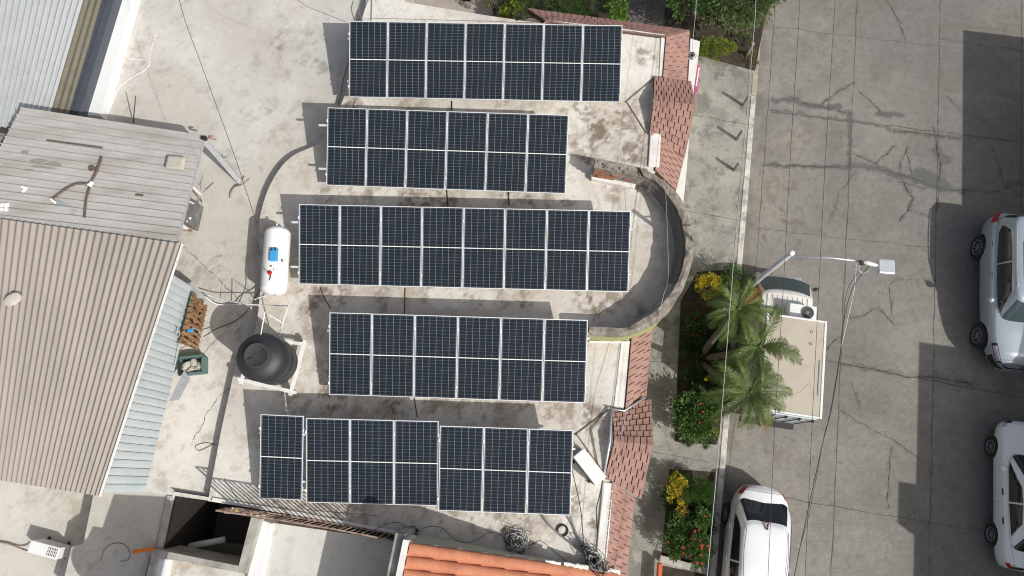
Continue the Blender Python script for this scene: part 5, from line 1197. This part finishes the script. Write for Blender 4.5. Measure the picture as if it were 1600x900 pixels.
shrub('yellow_hedge', 'low clipped yellow green hedge between the tile eave and the bollard', 1118, 73, .72, .36, .8, [M_leafyg, M_leafyg, M_leaf], 3600, .05, .025, clump=60)
shrub('bright_bush', 'bright light green bush left of the dark driveway', 963, 8, .32, .5, 1.6, [M_leaf, mat('lime_leaf', (.14,.26,.03), .5, .2, 12, 0)], 1700, .10, .05, clump=28)
shrub('dark_hedge', 'dark green hedge along the top tile eave', 900, 2, 1.1, .5, 1.3, [M_leafd, M_leaf], 5200, .07, .02, clump=80)
shrub('dark_hedge', 'dark green hedge at the left of the garden', 815, -8, .5, .6, 1.4, [M_leafd, M_leaf], 2600, .08, .03, clump=40)
shrub('yellow_green_bush', 'bright yellow green bush peeping over the top roof edge', 800, 14, .42, .26, 1.3, [M_leafyg, M_leafyg, M_leaf], 1300, .08, .04, clump=22)
shrub('brown_bush', 'dry brownish twiggy bush at the top left of the garden', 770, -6, .4, .3, 1.3, [M_frondd, M_leafd], 900, .07, .03, clump=18)
shrub('low_plant', 'thin olive plant in the soil behind the first bollard', 1160, 60, .35, .25, .4, [M_leafo], 420, .07, .03, clump=12)
shrub('low_plant', 'dry reddish leaves scattered at the foot of the first bollard', 1172, 92, .25, .3, .16, [M_frondd, M_leafo], 260, .06, .03, clump=14)

# ================================================================== VEHICLES
def boolean_cut(o, cutters):
    for c in cutters:
        md = o.modifiers.new('cut', 'BOOLEAN'); md.operation = 'DIFFERENCE'; md.object = c; md.solver = 'EXACT'
    bpy.context.view_layer.update(); dg_ = bpy.context.evaluated_depsgraph_get(); me = bpy.data.meshes.new_from_object(o.evaluated_get(dg_)); o.modifiers.clear(); old = o.data; o.data = me; 
    for c in cutters: bpy.data.objects.remove(c)
class Car:
    def __init__(s, name, label, cat, L_, W_, prof, cab, nb, paintm, z0=.22, glass=M_glass):
        """prof: list (y, shoulder z, centre z); cab: dict of belt and roof outlines; +y is the nose"""
        s.L, s.W, s.prof, s.cab, s.nb, s.z0 = L_, W_, prof, cab, nb, z0; s.paint = paintm; s.glass = glass
        s.t = thing(name, label, cat); s.body()
    def hw(s, y, e=0):
        k = abs(2*y/(s.L+2*e)); nn = s.nb[0] if y > 0 else s.nb[1]; return (s.W/2+e)*(max(0, 1-k**nn))**(1/nn)
    def zz(s, y, i):
        p = s.prof; ys = [q[0] for q in p]; return float(np.interp(y, ys, [q[i] for q in p]))
    def pt(s, y, k, side=1, e=0.0):
        """point of the body skin; k 0..1 from sill over shoulder to centre line"""
        w_ = s.hw(y, e); zs = s.zz(y, 1)+e; zc_ = s.zz(y, 2)+e; z0 = s.z0
        P_ = [(0,.86,z0), (.10,.955,z0+.12), (.28,1.0,z0+.32), (.42,.995,zs-.16), (.50,.972,zs-.07), (.56,.935,zs-.02), (.62,.88,zs+.0), (.78,.55,zs*.35+zc_*.65), (1,0,zc_)]
        ks = [q[0] for q in P_]; return Vector((side*w_*np.interp(k, ks, [q[1] for q in P_]), y, float(np.interp(k, ks, [q[2] for q in P_]))))
    def body(s):
        N_ = 64; ys = [-math.cos(math.pi*i/N_)*s.L/2*.9995 for i in range(N_+1)]; ks = [0,.05,.10,.19,.28,.35,.42,.46,.50,.53,.56,.59,.62,.70,.78,.86,.93,1]
        mb = MB(); rows = []
        for y in ys:
            r_ = [s.pt(y, k, 1) for k in ks]; l_ = [s.pt(y, k, -1) for k in reversed(ks[:-1])]; rows.append(r_+l_+[Vector((0, y, s.z0))])
        mb.grid(rows, close=True); n_1 = len(rows[0]); mb.f.append(tuple(range(n_1-1, -1, -1))); b = len(rows)*n_1-n_1; mb.f.append(tuple(range(b, b+n_1)))
        s.bodyo = mb.build('body', s.paint, s.t, smooth=True)
    def cabpt(s, th, v, e=0.0):
        c = s.cab; f = v
        yc_ = c['yb']*(1-f)+c['yr']*f; hl = c['lb']*(1-f)+c['lr']*f+e; hwd = c['wb']*(1-f**1.15)+c['wr']*f**1.15+e; z_ = c['zb']*(1-f)+c['zr']*f+c.get('bulge', .03)*math.sin(math.pi*f)
        n_1 = c.get('n', 5); ct, s_t = math.cos(th), math.sin(th); x = math.copysign(abs(ct)**(2/n_1), ct)*hwd; y = math.copysign(abs(s_t)**(2/n_1), s_t)*hl
        return Vector((x, yc_+y, z_))
    def cabin(s):
        mb = MB(); M_ = 96; rows = []
        ths = [2*math.pi*i/M_ for i in range(M_)]
        for v in [0,.15,.3,.45,.6,.75,.9,1]: rows.append([s.cabpt(t_, v) for t_ in ths])
        c = s.cab
        for k, dz in ((.97,.022),(.90,.040),(.78,.055),(.6,.066),(.35,.074),(.12,.077)):
            rows.append([Vector((p.x*k, c['yr']+(p.y-c['yr'])*k, c['zr']+dz)) for p in rows[7]])
        mb.grid(rows, close=True); n_1 = M_; b = (len(rows)-1)*n_1; mb.f.append(tuple(range(b, b+n_1))); mb.f.append(tuple(range(n_1-1, -1, -1)))
        mb.build('cabin', s.paint, s.t, smooth=True)
    def pane(s, name, t0, t1, v0, v1, m=None, e=.007, n=14, trim=0.0):
        mb = MB(); rows = []
        for j in range(7):
            v = v0+(v1-v0)*j/6; rows.append([s.cabpt(R(t0+(t1-t0)*i/n), v, e) for i in range(n+1)])
        mb.grid(rows); return mb.build(name, m or s.glass, s.t, smooth=True, fix=True)
    def panexy(s, name, poly, m=None, e=.008):
        """side window given as (y, v) outline on the left or right face"""
        pl = poly[1]; vs_ = [q[1] for q in pl]; v0, v1 = min(vs_), max(vs_); c = s.cab; n_1 = c.get('n', 5)
        for sd_1 in poly[0]:
            mb = MB(); rows = []
            for j in range(11):
                v = v0+(v1-v0)*min(.999, max(.001, j/10)); xs_ = []
                for (ya, va), (yb_, vb) in zip(pl, pl[1:]+pl[:1]):
                    if (va-v)*(vb-v) <= 0 and abs(va-vb) > 1e-6: xs_.append(ya+(yb_-ya)*(v-va)/(vb-va))
                y0, y1 = min(xs_), max(xs_); row = []
                hwd = c['wb']*(1-v**1.15)+c['wr']*v**1.15+e+.006; hl = c['lb']*(1-v)+c['lr']*v+e; yc_ = c['yb']*(1-v)+c['yr']*v; z_ = c['zb']*(1-v)+c['zr']*v+c.get('bulge', .03)*math.sin(math.pi*v)
                for i in range(15):
                    y = y0+(y1-y0)*i/14; k = min(.999, abs((y-yc_)/hl)); row.append(Vector((sd_1*hwd*(1-k**n_1)**(1/n_1), y, z_)))
                rows.append(row)
            mb.grid(rows); mb.build(name, m or s.glass, s.t, smooth=True)
    def patch(s, name, y0, y1, k0, k1, m, sides=(1,-1), e=.006, n=8):
        for sd_1 in sides:
            mb = MB(); mb.grid([[s.pt(y0+(y1-y0)*i/n, k0+(k1-k0)*j/n, sd_1, e) for i in range(n+1)] for j in range(n+1)]); mb.build(name, m, s.t, smooth=True)
    def line(s, pts, m=M_trim, r=.005, name='panel_gap', e=.001, sides=(1,-1)):
        mb = MB()
        for sd_1 in sides: mb.tube([s.pt(y, k, sd_1, e) for y, k in pts], r, 4)
        mb.build(name, m, s.t)
    def wheels(s, ya, yb, r_, tw=.2, spokes=10, inset=.0, cutr=None):
        cut = []
        for y in (ya, yb):
            for sd_1 in (1, -1):
                m_ = MB(); m_.lathe([(cutr or r_+.05, -.20),(cutr or r_+.05, .20)], (sd_1*(s.W/2-.06), y, r_), 28, frame(Vector((sd_1,0,0)), Vector((0,0,1)))); cut.append(m_.build('cutter', M_trim))
        boolean_cut(s.bodyo, cut); s.bodyo.data.polygons.foreach_set('use_smooth', [True]*len(s.bodyo.data.polygons))
        try: s.bodyo.data.set_sharp_from_angle(angle=R(40))
        except Exception: pass
        lin = MB(); lin.box((0, (ya+yb)/2, .42), (s.W-.55, abs(ya-yb)+1.1, .35)); lin.build('underbody', M_trim, s.t)
        for y in (ya, yb):
            for sd_1 in (1, -1):
                Mx = frame(Vector((sd_1,0,0)), Vector((0,0,1))); c = Vector((sd_1*(s.W/2-tw/2-.0-inset), y, r_))
                w_ = MB(); w_.lathe([(r_*.62,-tw/2),(r_*.9,-tw/2),(r_,-tw/2+.03),(r_,tw/2-.03),(r_*.93,tw/2),(r_*.66,tw/2-.005),(r_*.64,tw/2-.05)], c, 32, Mx); w0 = w_.build('wheel', M_rubber, s.t, smooth=False, autosmooth=35)
                w_ = MB(); w_.lathe([(r_*.64,tw/2-.06),(r_*.02,tw/2-.05)], c, 24, Mx)
                w_.build('rim_dish', M_trim, w0)
                w_ = MB(); w_.torus(c+Vector((sd_1*(tw/2-.012),0,0)), r_*.63, .014, 32, 6, Mx)
                for k in range(spokes):
                    an = 2*math.pi*k/spokes; d_ = Vector((0, math.cos(an), math.sin(an))); w_.bar(c+Vector((sd_1*(tw/2-.03),0,0))+d_*.03, c+Vector((sd_1*(tw/2-.018),0,0))+d_*r_*.62, .028, .02, up=Vector((1,0,0)))
                w_.lathe([(.055,tw/2-.03),(.05,tw/2-.005),(.01,tw/2)], c, 14, Mx); w_.build('rim', M_rimm, w0)
    def mirror(s, y, z, m=None, dx=.12):
        for sd_1 in (1, -1):
            mb = MB(); rock_c = Vector((sd_1*(s.W/2+dx*.55), y, z)); mb.lathe([(.02,-.09),(.075,-.07),(.095,0),(.085,.06),(.03,.09)], rock_c, 16, frame(Vector((sd_1,.12,0)), Vector((0,1,0)))); mb.bar(rock_c-Vector((sd_1*.12,0,.03)), rock_c, .03, .03); mb.build('mirror', m or s.paint, s.t, smooth=True)
    def handles(s, ys, k=.47, m=None):
        for y in ys:
            for sd_1 in (1, -1):
                mb = MB(); a = s.pt(y-.09, k, sd_1, .02); b = s.pt(y+.09, k, sd_1, .02); mb.bar(a, b, .028, .028); mb.build('door_handle', m or M_chrome, s.t, bevel=.008)
    def place(s, x, y, heading): s.t.location = (x, y, 0); s.t.rotation_euler = (0, 0, heading)

# ---- white saloon at the bottom (nose pointing down the street)
c = Car('parked_saloon', 'white parked saloon at the bottom edge, tail lamps and dark rear window showing', 'car', 4.4, 1.72,
    [(-2.2,.80,.86),(-2.05,.93,.99),(-1.6,.96,1.05),(-1.0,.95,1.05),(1.0,.93,1.00),(1.6,.86,.95),(2.1,.70,.78),(2.2,.6,.66)],
    dict(yb=-.38, lb=1.48, wb=.79, zb=.93, yr=-.46, lr=.76, wr=.625, zr=1.38, n=5.5, bulge=.03), (3.6, 3.4), M_white)
c.cabin(); c.pane('rear_window', 236, 304, .06, .93, M_glass, n=20); c.pane('windshield', 56, 124, .04, .92, M_glass2, n=20)
c.panexy('side_window', ((1,-1), [(-1.40,.12),(-1.13,.60),(-.90,.86),(-.16,.88),(-.16,.10)])); c.panexy('side_window', ((1,-1), [(-.11,.10),(-.11,.88),(.24,.85),(.48,.60),(.84,.12)]))
c.patch('tail_lamp', -2.13, -1.90, .40, .62, M_tail); c.patch('reversing_lamp', -2.165, -2.13, .50, .66, M_head); c.line([(-2.03,.62),(-2.03,.80),(-2.03,1)])
c.line([(.05,.1),(.05,.3),(.05,.52)]); c.line([(-.85,.3),(-.85,.52)]); c.line([(.98,.1),(.98,.52)]); c.line([(1.02,.66),(1.06,.85),(1.06,1)])
c.patch('headlamp', 1.75, 2.08, .44, .60, M_head); c.wheels(1.32, -1.28, .31); c.mirror(.72, 1.0); c.handles((-.12,-1.0), .47)
m_ = MB(); m_.box((.02,-1.15,1.475), (.04,.16,.035)); m_.tube([(.02,-1.15,1.48),(.02,-1.30,1.58)], .006); m_.build('antenna', M_trim, c.t)
m_ = MB(); m_.box((.0,-1.25,1.40), (.17,.02,.02)); m_.build('brake_lamp', M_tail, c.t)
for sd_1 in (1,-1):
    m_ = MB(); m_.tube([(sd_1*.55,-1.08,1.450),(sd_1*.585,-.48,1.460),(sd_1*.55,.20,1.450)], .008, 5); m_.build('roof_drip', M_trim, c.t)
p = P(1192,762,.8); c.place(p.x-SU.x*2.15-.0, p.y-SU.y*2.15, math.pi-SA)
# ---- silver SUV on the right (nose pointing down)
c = Car('parked_suv', 'pale silver parked suv with alloy wheels at the right edge, nose down the street', 'car', 4.75, 1.86,
    [(-2.375,.85,.9),(-2.25,1.08,1.1),(-1.7,1.16,1.2),(-1.0,1.16,1.2),(.9,1.12,1.18),(1.3,1.08,1.16),(2.0,.98,1.07),(2.25,.84,.92),(2.375,.65,.72)],
    dict(yb=-.55, lb=1.66, wb=.82, zb=1.10, yr=-.72, lr=1.28, wr=.62, zr=1.62, n=6, bulge=.03), (3.2, 5.0), M_silver, z0=.30)
c.cabin(); c.pane('rear_window', 234, 306, .25, .86, n=20); c.pane('windshield', 55, 125, .04, .93, M_glass2, n=20)
c.panexy('side_window', ((1,-1), [(-1.78,.35),(-1.55,.85),(-1.0,.88),(-.62,.88),(-.62,.10),(-1.5,.12)])); c.panexy('side_window', ((1,-1), [(-.57,.10),(-.57,.88),(.28,.84),(.50,.55),(.86,.10)]))
m_ = MB(); c0_ = c.cab
for (y0,y1) in ((-1.2,-.1),):
    m_.add([(-.40,y0,1.697),(.40,y0,1.697),(.40,y1,1.697),(-.40,y1,1.697),(-.40,y0,1.70),(.40,y0,1.70),(.40,y1,1.70),(-.40,y1,1.70)], [(4,5,6,7),(0,1,5,4),(1,2,6,5),(2,3,7,6),(3,0,4,7)])
m_.build('sunroof', M_glass, c.t)
for sd_1 in (1,-1):
    m_ = MB(); m_.tube(bez([(sd_1*.575,-1.75,1.64),(sd_1*.59,-1.5,1.69),(sd_1*.60,-.6,1.70),(sd_1*.58,.05,1.68),(sd_1*.56,.18,1.635)],5), .014, 8); m_.build('roof_rail', M_alu, c.t, smooth=True)
c.patch('tail_lamp', -2.28, -1.95, .40, .60, M_tail); c.patch('headlamp', 1.80, 2.20, .44, .58, M_head); c.patch('headlamp_surround', 1.72, 2.24, .42, .60, M_trim, e=.003)
c.patch('bonnet_edge', 2.17, 2.34, .60, 1.0, M_chrome, e=.012); c.patch('grille', 2.20, 2.365, .56, 1.0, M_trim, e=.006); c.patch('bumper_lip', 2.05, 2.33, .02, .12, M_chrome, e=.03); c.patch('lower_grille', 2.0, 2.36, .12, .36, M_trim, e=.008)
c.line([(-.60,.1),(-.60,.3),(-.60,.54)]); c.line([(-1.55,.3),(-1.5,.54)]); c.line([(.92,.1),(.90,.54)]); c.line([(.85,.62),(.90,.8),(.90,1)]); c.line([(-2.1,.42),(-1.0,.44),(.6,.44),(1.8,.42)], M_silver, .007, 'body_crease'); c.line([(1.0,.66),(1.6,.68),(2.15,.70)], M_silver, .008, 'bonnet_crease', sides=(-1,))
c.patch('wheel_arch_trim', -1.95, -.95, .0, .09, M_trim, e=.008); c.patch('sill_trim', -.95, 1.0, .0, .10, M_trim, e=.01)
c.wheels(1.42, -1.35, .365, spokes=10, cutr=.43); c.mirror(.52, 1.18, dx=.16); c.handles((-.28,-1.25), .475)
m_ = MB(); m_.box((-.35,.55,1.33), (.16,.02,.11), rot=Matrix.Rotation(R(-52),3,'X')); m_.build('windscreen_sticker', M_pvc, c.t)
pa, pb = P(1520,385,.36), P(1521,524,.36)
cen = (pa+pb)/2; off_ = 1.03; yy = -(1.42-1.35)/2
c.place(cen.x+SW.x*off_+SU.x*.035, cen.y+SW.y*off_+SU.y*.035, math.pi-SA)
# ---- white older saloon at the right bottom (nose up)
c = Car('white_sedan', 'boxy white older sedan at the lower right edge, nose up the street', 'car', 4.05, 1.64,
    [(-2.025,.80,.84),(-1.95,.90,.93),(-1.0,.93,.97),(.9,.90,.95),(1.3,.86,.93),(1.9,.76,.84),(2.025,.66,.72)],
    dict(yb=-.22, lb=1.32, wb=.72, zb=.91, yr=-.36, lr=.70, wr=.53, zr=1.34, n=7, bulge=.02), (6, 7), M_white, z0=.24)
c.cabin(); c.pane('windshield', 53, 127, .06, .92, n=20); c.pane('rear_window', 233, 307, .08, .90, n=20)
c.panexy('side_window', ((1,-1), [(-1.18,.10),(-.95,.48),(-.78,.84),(-.30,.86),(-.30,.08)])); c.panexy('side_window', ((1,-1), [(-.25,.08),(-.25,.86),(.12,.85),(.42,.50),(.82,.08)]))
c.patch('headlamp', 1.80, 1.99, .46, .60, M_head); c.patch('indicator_strip', 1.93, 2.0, .50, .66, M_trim); c.patch('tail_lamp', -2.0, -1.86, .44, .58, M_tail); c.patch('rear_strip', -2.0, -1.93, .58, .80, M_trim)
c.line([(-.28,.1),(-.28,.3),(-.28,.56)]); c.line([(-1.02,.3),(-.98,.54)]); c.line([(.86,.1),(.84,.56)]); c.line([(.84,.62),(.90,.8),(.90,1)]); c.line([(.9,.62),(1.9,.64)]); c.line([(-1.25,.64),(-1.9,.66)]); c.line([(-1.90,.62),(-1.90,1)])
for a_ in (-.28,.28):
    m_ = MB(); m_.tube([(a_,.93,1.0),(a_+.35,.78,1.07)], .009, 5); m_.build('wiper', M_trim, c.t)
c.wheels(1.24, -1.18, .29, spokes=9, tw=.17, cutr=.335); c.mirror(.62, .98, dx=.12); c.handles((.0,-.78), .47, M_trim)
pa, pb = P(1545,702,.29), P(1545,829,.29); cen = (pa+pb)/2
c.place(cen.x+SW.x*.86-SU.x*.03, cen.y+SW.y*.86-SU.y*.03, -SA)
# ---- car roof glimpsed at the top
c = Car('garden_car', 'pale car mostly hidden behind the top roof edge', 'car', 4.2, 1.7,
    [(-2.1,.80,.86),(-1.95,.93,.99),(-1.0,.95,1.05),(1.0,.93,1.00),(1.6,.86,.95),(2.1,.6,.7)],
    dict(yb=-.20, lb=1.45, wb=.75, zb=.93, yr=-.28, lr=.8, wr=.57, zr=1.38, n=5.5), (4, 4.5), M_silver)
c.cabin(); c.pane('windshield', 56, 124, .04, .92); c.pane('rear_window', 236, 304, .06, .93); c.wheels(1.3,-1.25,.3)
p = P(668,-20,1.0); c.place(p.x, p.y+1.15, -math.pi/2-.12)
cf = MB(); q = PP([(632,-90),(790,-90),(785,26),(632,10)], .02); cf.prism([(p.x, p.y) for p in q], -.05, .02); tag(cf.build('forecourt', mat('forecourt_floor', (.36,.32,.28), .9, .15, 3, .3)), kind='structure')

# ---- box truck (nose pointing up)
t = thing('box_truck', 'small white box truck under the palms with beige box roof and cab fan unit', 'truck')
Mt = None
ZBX = 2.55
pR0, pR1 = P(1290,502,ZBX), P(1286,655,ZBX)
Lb = (pR0-pR1).length; cen = (pR0+pR1)/2; HWB = .80
org = Vector((cen.x, cen.y, 0)) - SW*HWB
t.location = (org.x, org.y, 0); t.rotation_euler = (0,0,-SA)
def tb(mb, name, m0, par=t, **k): return mb.build(name, m0, par, world=False, **k)
b = MB(); b.box((0,0,(ZBX+.85)/2-.01), (HWB*2-.03, Lb-.03, ZBX-.85-.03)); tb(b, 'cargo_box', M_white2)
b = MB(); b.box((0,0,ZBX-.004), (HWB*2-.10, Lb-.10, .02)); tb(b, 'box_roof', M_boxtop)
for x in (-HWB+.03, HWB-.03):
    b = MB(); b.box((x,0,ZBX-.02), (.065, Lb, .08)); tb(b, 'roof_edge_trim', M_pvc, bevel=.01)
for y in (-Lb/2+.02, Lb/2-.025):
    b = MB(); b.box((0,y,ZBX-.022), (HWB*2-.13, .05, .075)); tb(b, 'roof_edge_trim', M_pvc, bevel=.008)
for k in range(16): b = MB(); b.box((HWB-.03, -Lb/2+.12+k*(Lb-.24)/15, ZBX+.022), (.018,.018,.008)); tb(b, 'rivet', M_alu)
for (x, y) in ((.42, Lb/2-.35), (.42, Lb/2-.68)):
    b = MB(); b.torus((x,y,ZBX+.012), .035, .014, 14, 6); tb(b, 'roof_vent', M_stone)
b = MB(); b.box((.66,-.25,ZBX+.012), (.02,.95,.012)); tb(b, 'roof_seam', M_greyp)
b = MB(); b.tube(bez([(-.1,-.85,ZBX+.007),(.2,-.7,ZBX+.008),(.4,-.45,ZBX+.008)],5), .006, 4); tb(b, 'roof_wrinkle', M_boxtop)
# rear gear
b = MB(); b.box((0,-Lb/2-.01,1.6), (HWB*2-.1,.03,1.5)); tb(b, 'rear_door', mat('pale_blue_door', (.50,.58,.60), .5, .06, 4, .05))
for x in (-.35,.0,.35,.7):
    b = MB(); b.tube([(x,-Lb/2-.05,.9),(x,-Lb/2-.05,2.35)], .015, 6); b.box((x,-Lb/2-.06,2.2), (.05,.06,.07)); tb(b, 'lock_rod', M_trim)
b = MB(); b.box((0,-Lb/2-.12,.62), (1.5,.16,.14)); tb(b, 'rear_bumper', M_trim)
b = MB(); b.box((.0,.45,.62), (.9, Lb+.9, .25)); tb(b, 'chassis', M_trim)
# cab
yc0 = Lb/2+.06; CL = 1.42; zc_ = 1.72; hwc = .80
def ring(yv, wv, z_): return [Vector((-wv, yv, z_)), Vector((wv, yv, z_))]
b = MB(); secs = []
# side profile, from the back of the roof forward and down to the bumper
prof = [(yc0, zc_+.0), (yc0+.40, zc_+.03), (yc0+.78, zc_+.02), (yc0+.86, zc_-.02), (yc0+1.38, 1.22), (yc0+1.44, 1.12), (yc0+1.54, .95), (yc0+1.57, .55), (yc0+1.50, .42), (yc0, .42)]
vs = []; nx = 9
for (y, z_) in prof:
    for i in range(nx):
        u = -1+2*i/(nx-1); wv = (.71 if z_ > 1.6 else (.79 if z_ > 1.1 else hwc)); 
        if y == yc0 and z_ > 1: wv = .71
        vs.append(Vector((u*wv, y-(.10*abs(u)**3 if y > yc0+.6 else 0), z_-(.03*u**4 if z_ > 1.6 else 0))))
fs = [(i*nx+j, i*nx+j+1, ((i+1) % len(prof))*nx+j+1, ((i+1) % len(prof))*nx+j) for i in range(len(prof)) for j in range(nx-1)]
b.add(vs, fs)
# side walls with belt
for sgn in (0, nx-1):
    idx = [i*nx+sgn for i in range(len(prof))]; b.f.append(tuple(idx if sgn else idx[::-1]))
tb(b, 'cab', M_cab, bevel=.02)
b = MB()
for k in range(9): b.box((-.56+k*.14, yc0+.42, zc_+.028), (.016,.56,.012))
tb(b, 'roof_rib', M_cab)
def slerpq(u, t_): 
    y0, z0_, y1, z1_ = yc0+.89, zc_-.055, yc0+1.365, 1.26; return Vector((u*(.64+.10*t_), y0+(y1-y0)*t_-.10*abs(u)**3, z0_+(z1_-z0_)*t_))+Vector((0,.022,.016))
b = MB(); b.grid([[slerpq(-1+2*i/10, j/4) for i in range(11)] for j in range(5)]); tb(b, 'windshield', M_glass2, smooth=True)
for sd_1 in (-1,1):
    b = MB(); b.add([(sd_1*.725,yc0+.18,1.62),(sd_1*.725,yc0+.78,1.62),(sd_1*.80,yc0+1.2,1.20),(sd_1*.80,yc0+.15,1.20)], [(0,1,2,3)]); tb(b, 'side_window', M_glass)
    b = MB(); b.box((sd_1*.90, yc0+1.15, 1.35), (.10,.06,.2)); b.bar((sd_1*.72,yc0+1.15,1.3), (sd_1*.9,yc0+1.15,1.38), .02); tb(b, 'mirror', M_trim, bevel=.02)
    b = MB(); b.box((sd_1*.55, yc0+1.555, .75), (.26,.04,.16)); tb(b, 'headlamp', M_head)
# refrigeration / fan unit over the cab
b = MB(); b.box((.31, yc0+.22, zc_+.24), (.74,.42,.32)); tb(b, 'fan_unit', M_pvc, bevel=.02)
fo = MB(); fo.lathe([(.165,0),(.165,.008),(.05,.010)], (.43, yc0+.22, zc_+.401), 28); fu = tb(fo, 'fan', M_trim)
b = MB(); b.torus((.43,yc0+.22,zc_+.412), .165, .012, 28, 6); b.torus((.43,yc0+.22,zc_+.412), .11, .004, 28, 5)
for k in range(12): an = k*math.pi/6; b.bar((.43+.04*math.cos(an), yc0+.22+.04*math.sin(an), zc_+.413), (.43+.16*math.cos(an), yc0+.22+.16*math.sin(an), zc_+.413), .007)
b.lathe([(.045,0),(.045,.012),(.01,.016)], (.43,yc0+.22,zc_+.408), 14); b.build('fan_guard', M_greyp, fu, world=False)
for y, r_ in ((yc0+.95,.27), (-.65,.29)):
    for sd_1 in (-1,1):
        Mx = frame(Vector((sd_1,0,0)), Vector((0,0,1))); w_ = MB(); w_.lathe([(r_*.6,-.09),(r_,-.07),(r_,.07),(r_*.6,.09)], (sd_1*.68, y, r_), 28, Mx); w0 = tb(w_, 'wheel', M_rubber)
        w_ = MB(); w_.lathe([(r_*.6,.07),(r_*.3,.06),(.02,.08)], (sd_1*.68,y,r_), 20, Mx); w_.build('rim', M_rimm, w0, world=False)
print('objects', len(bpy.data.objects))
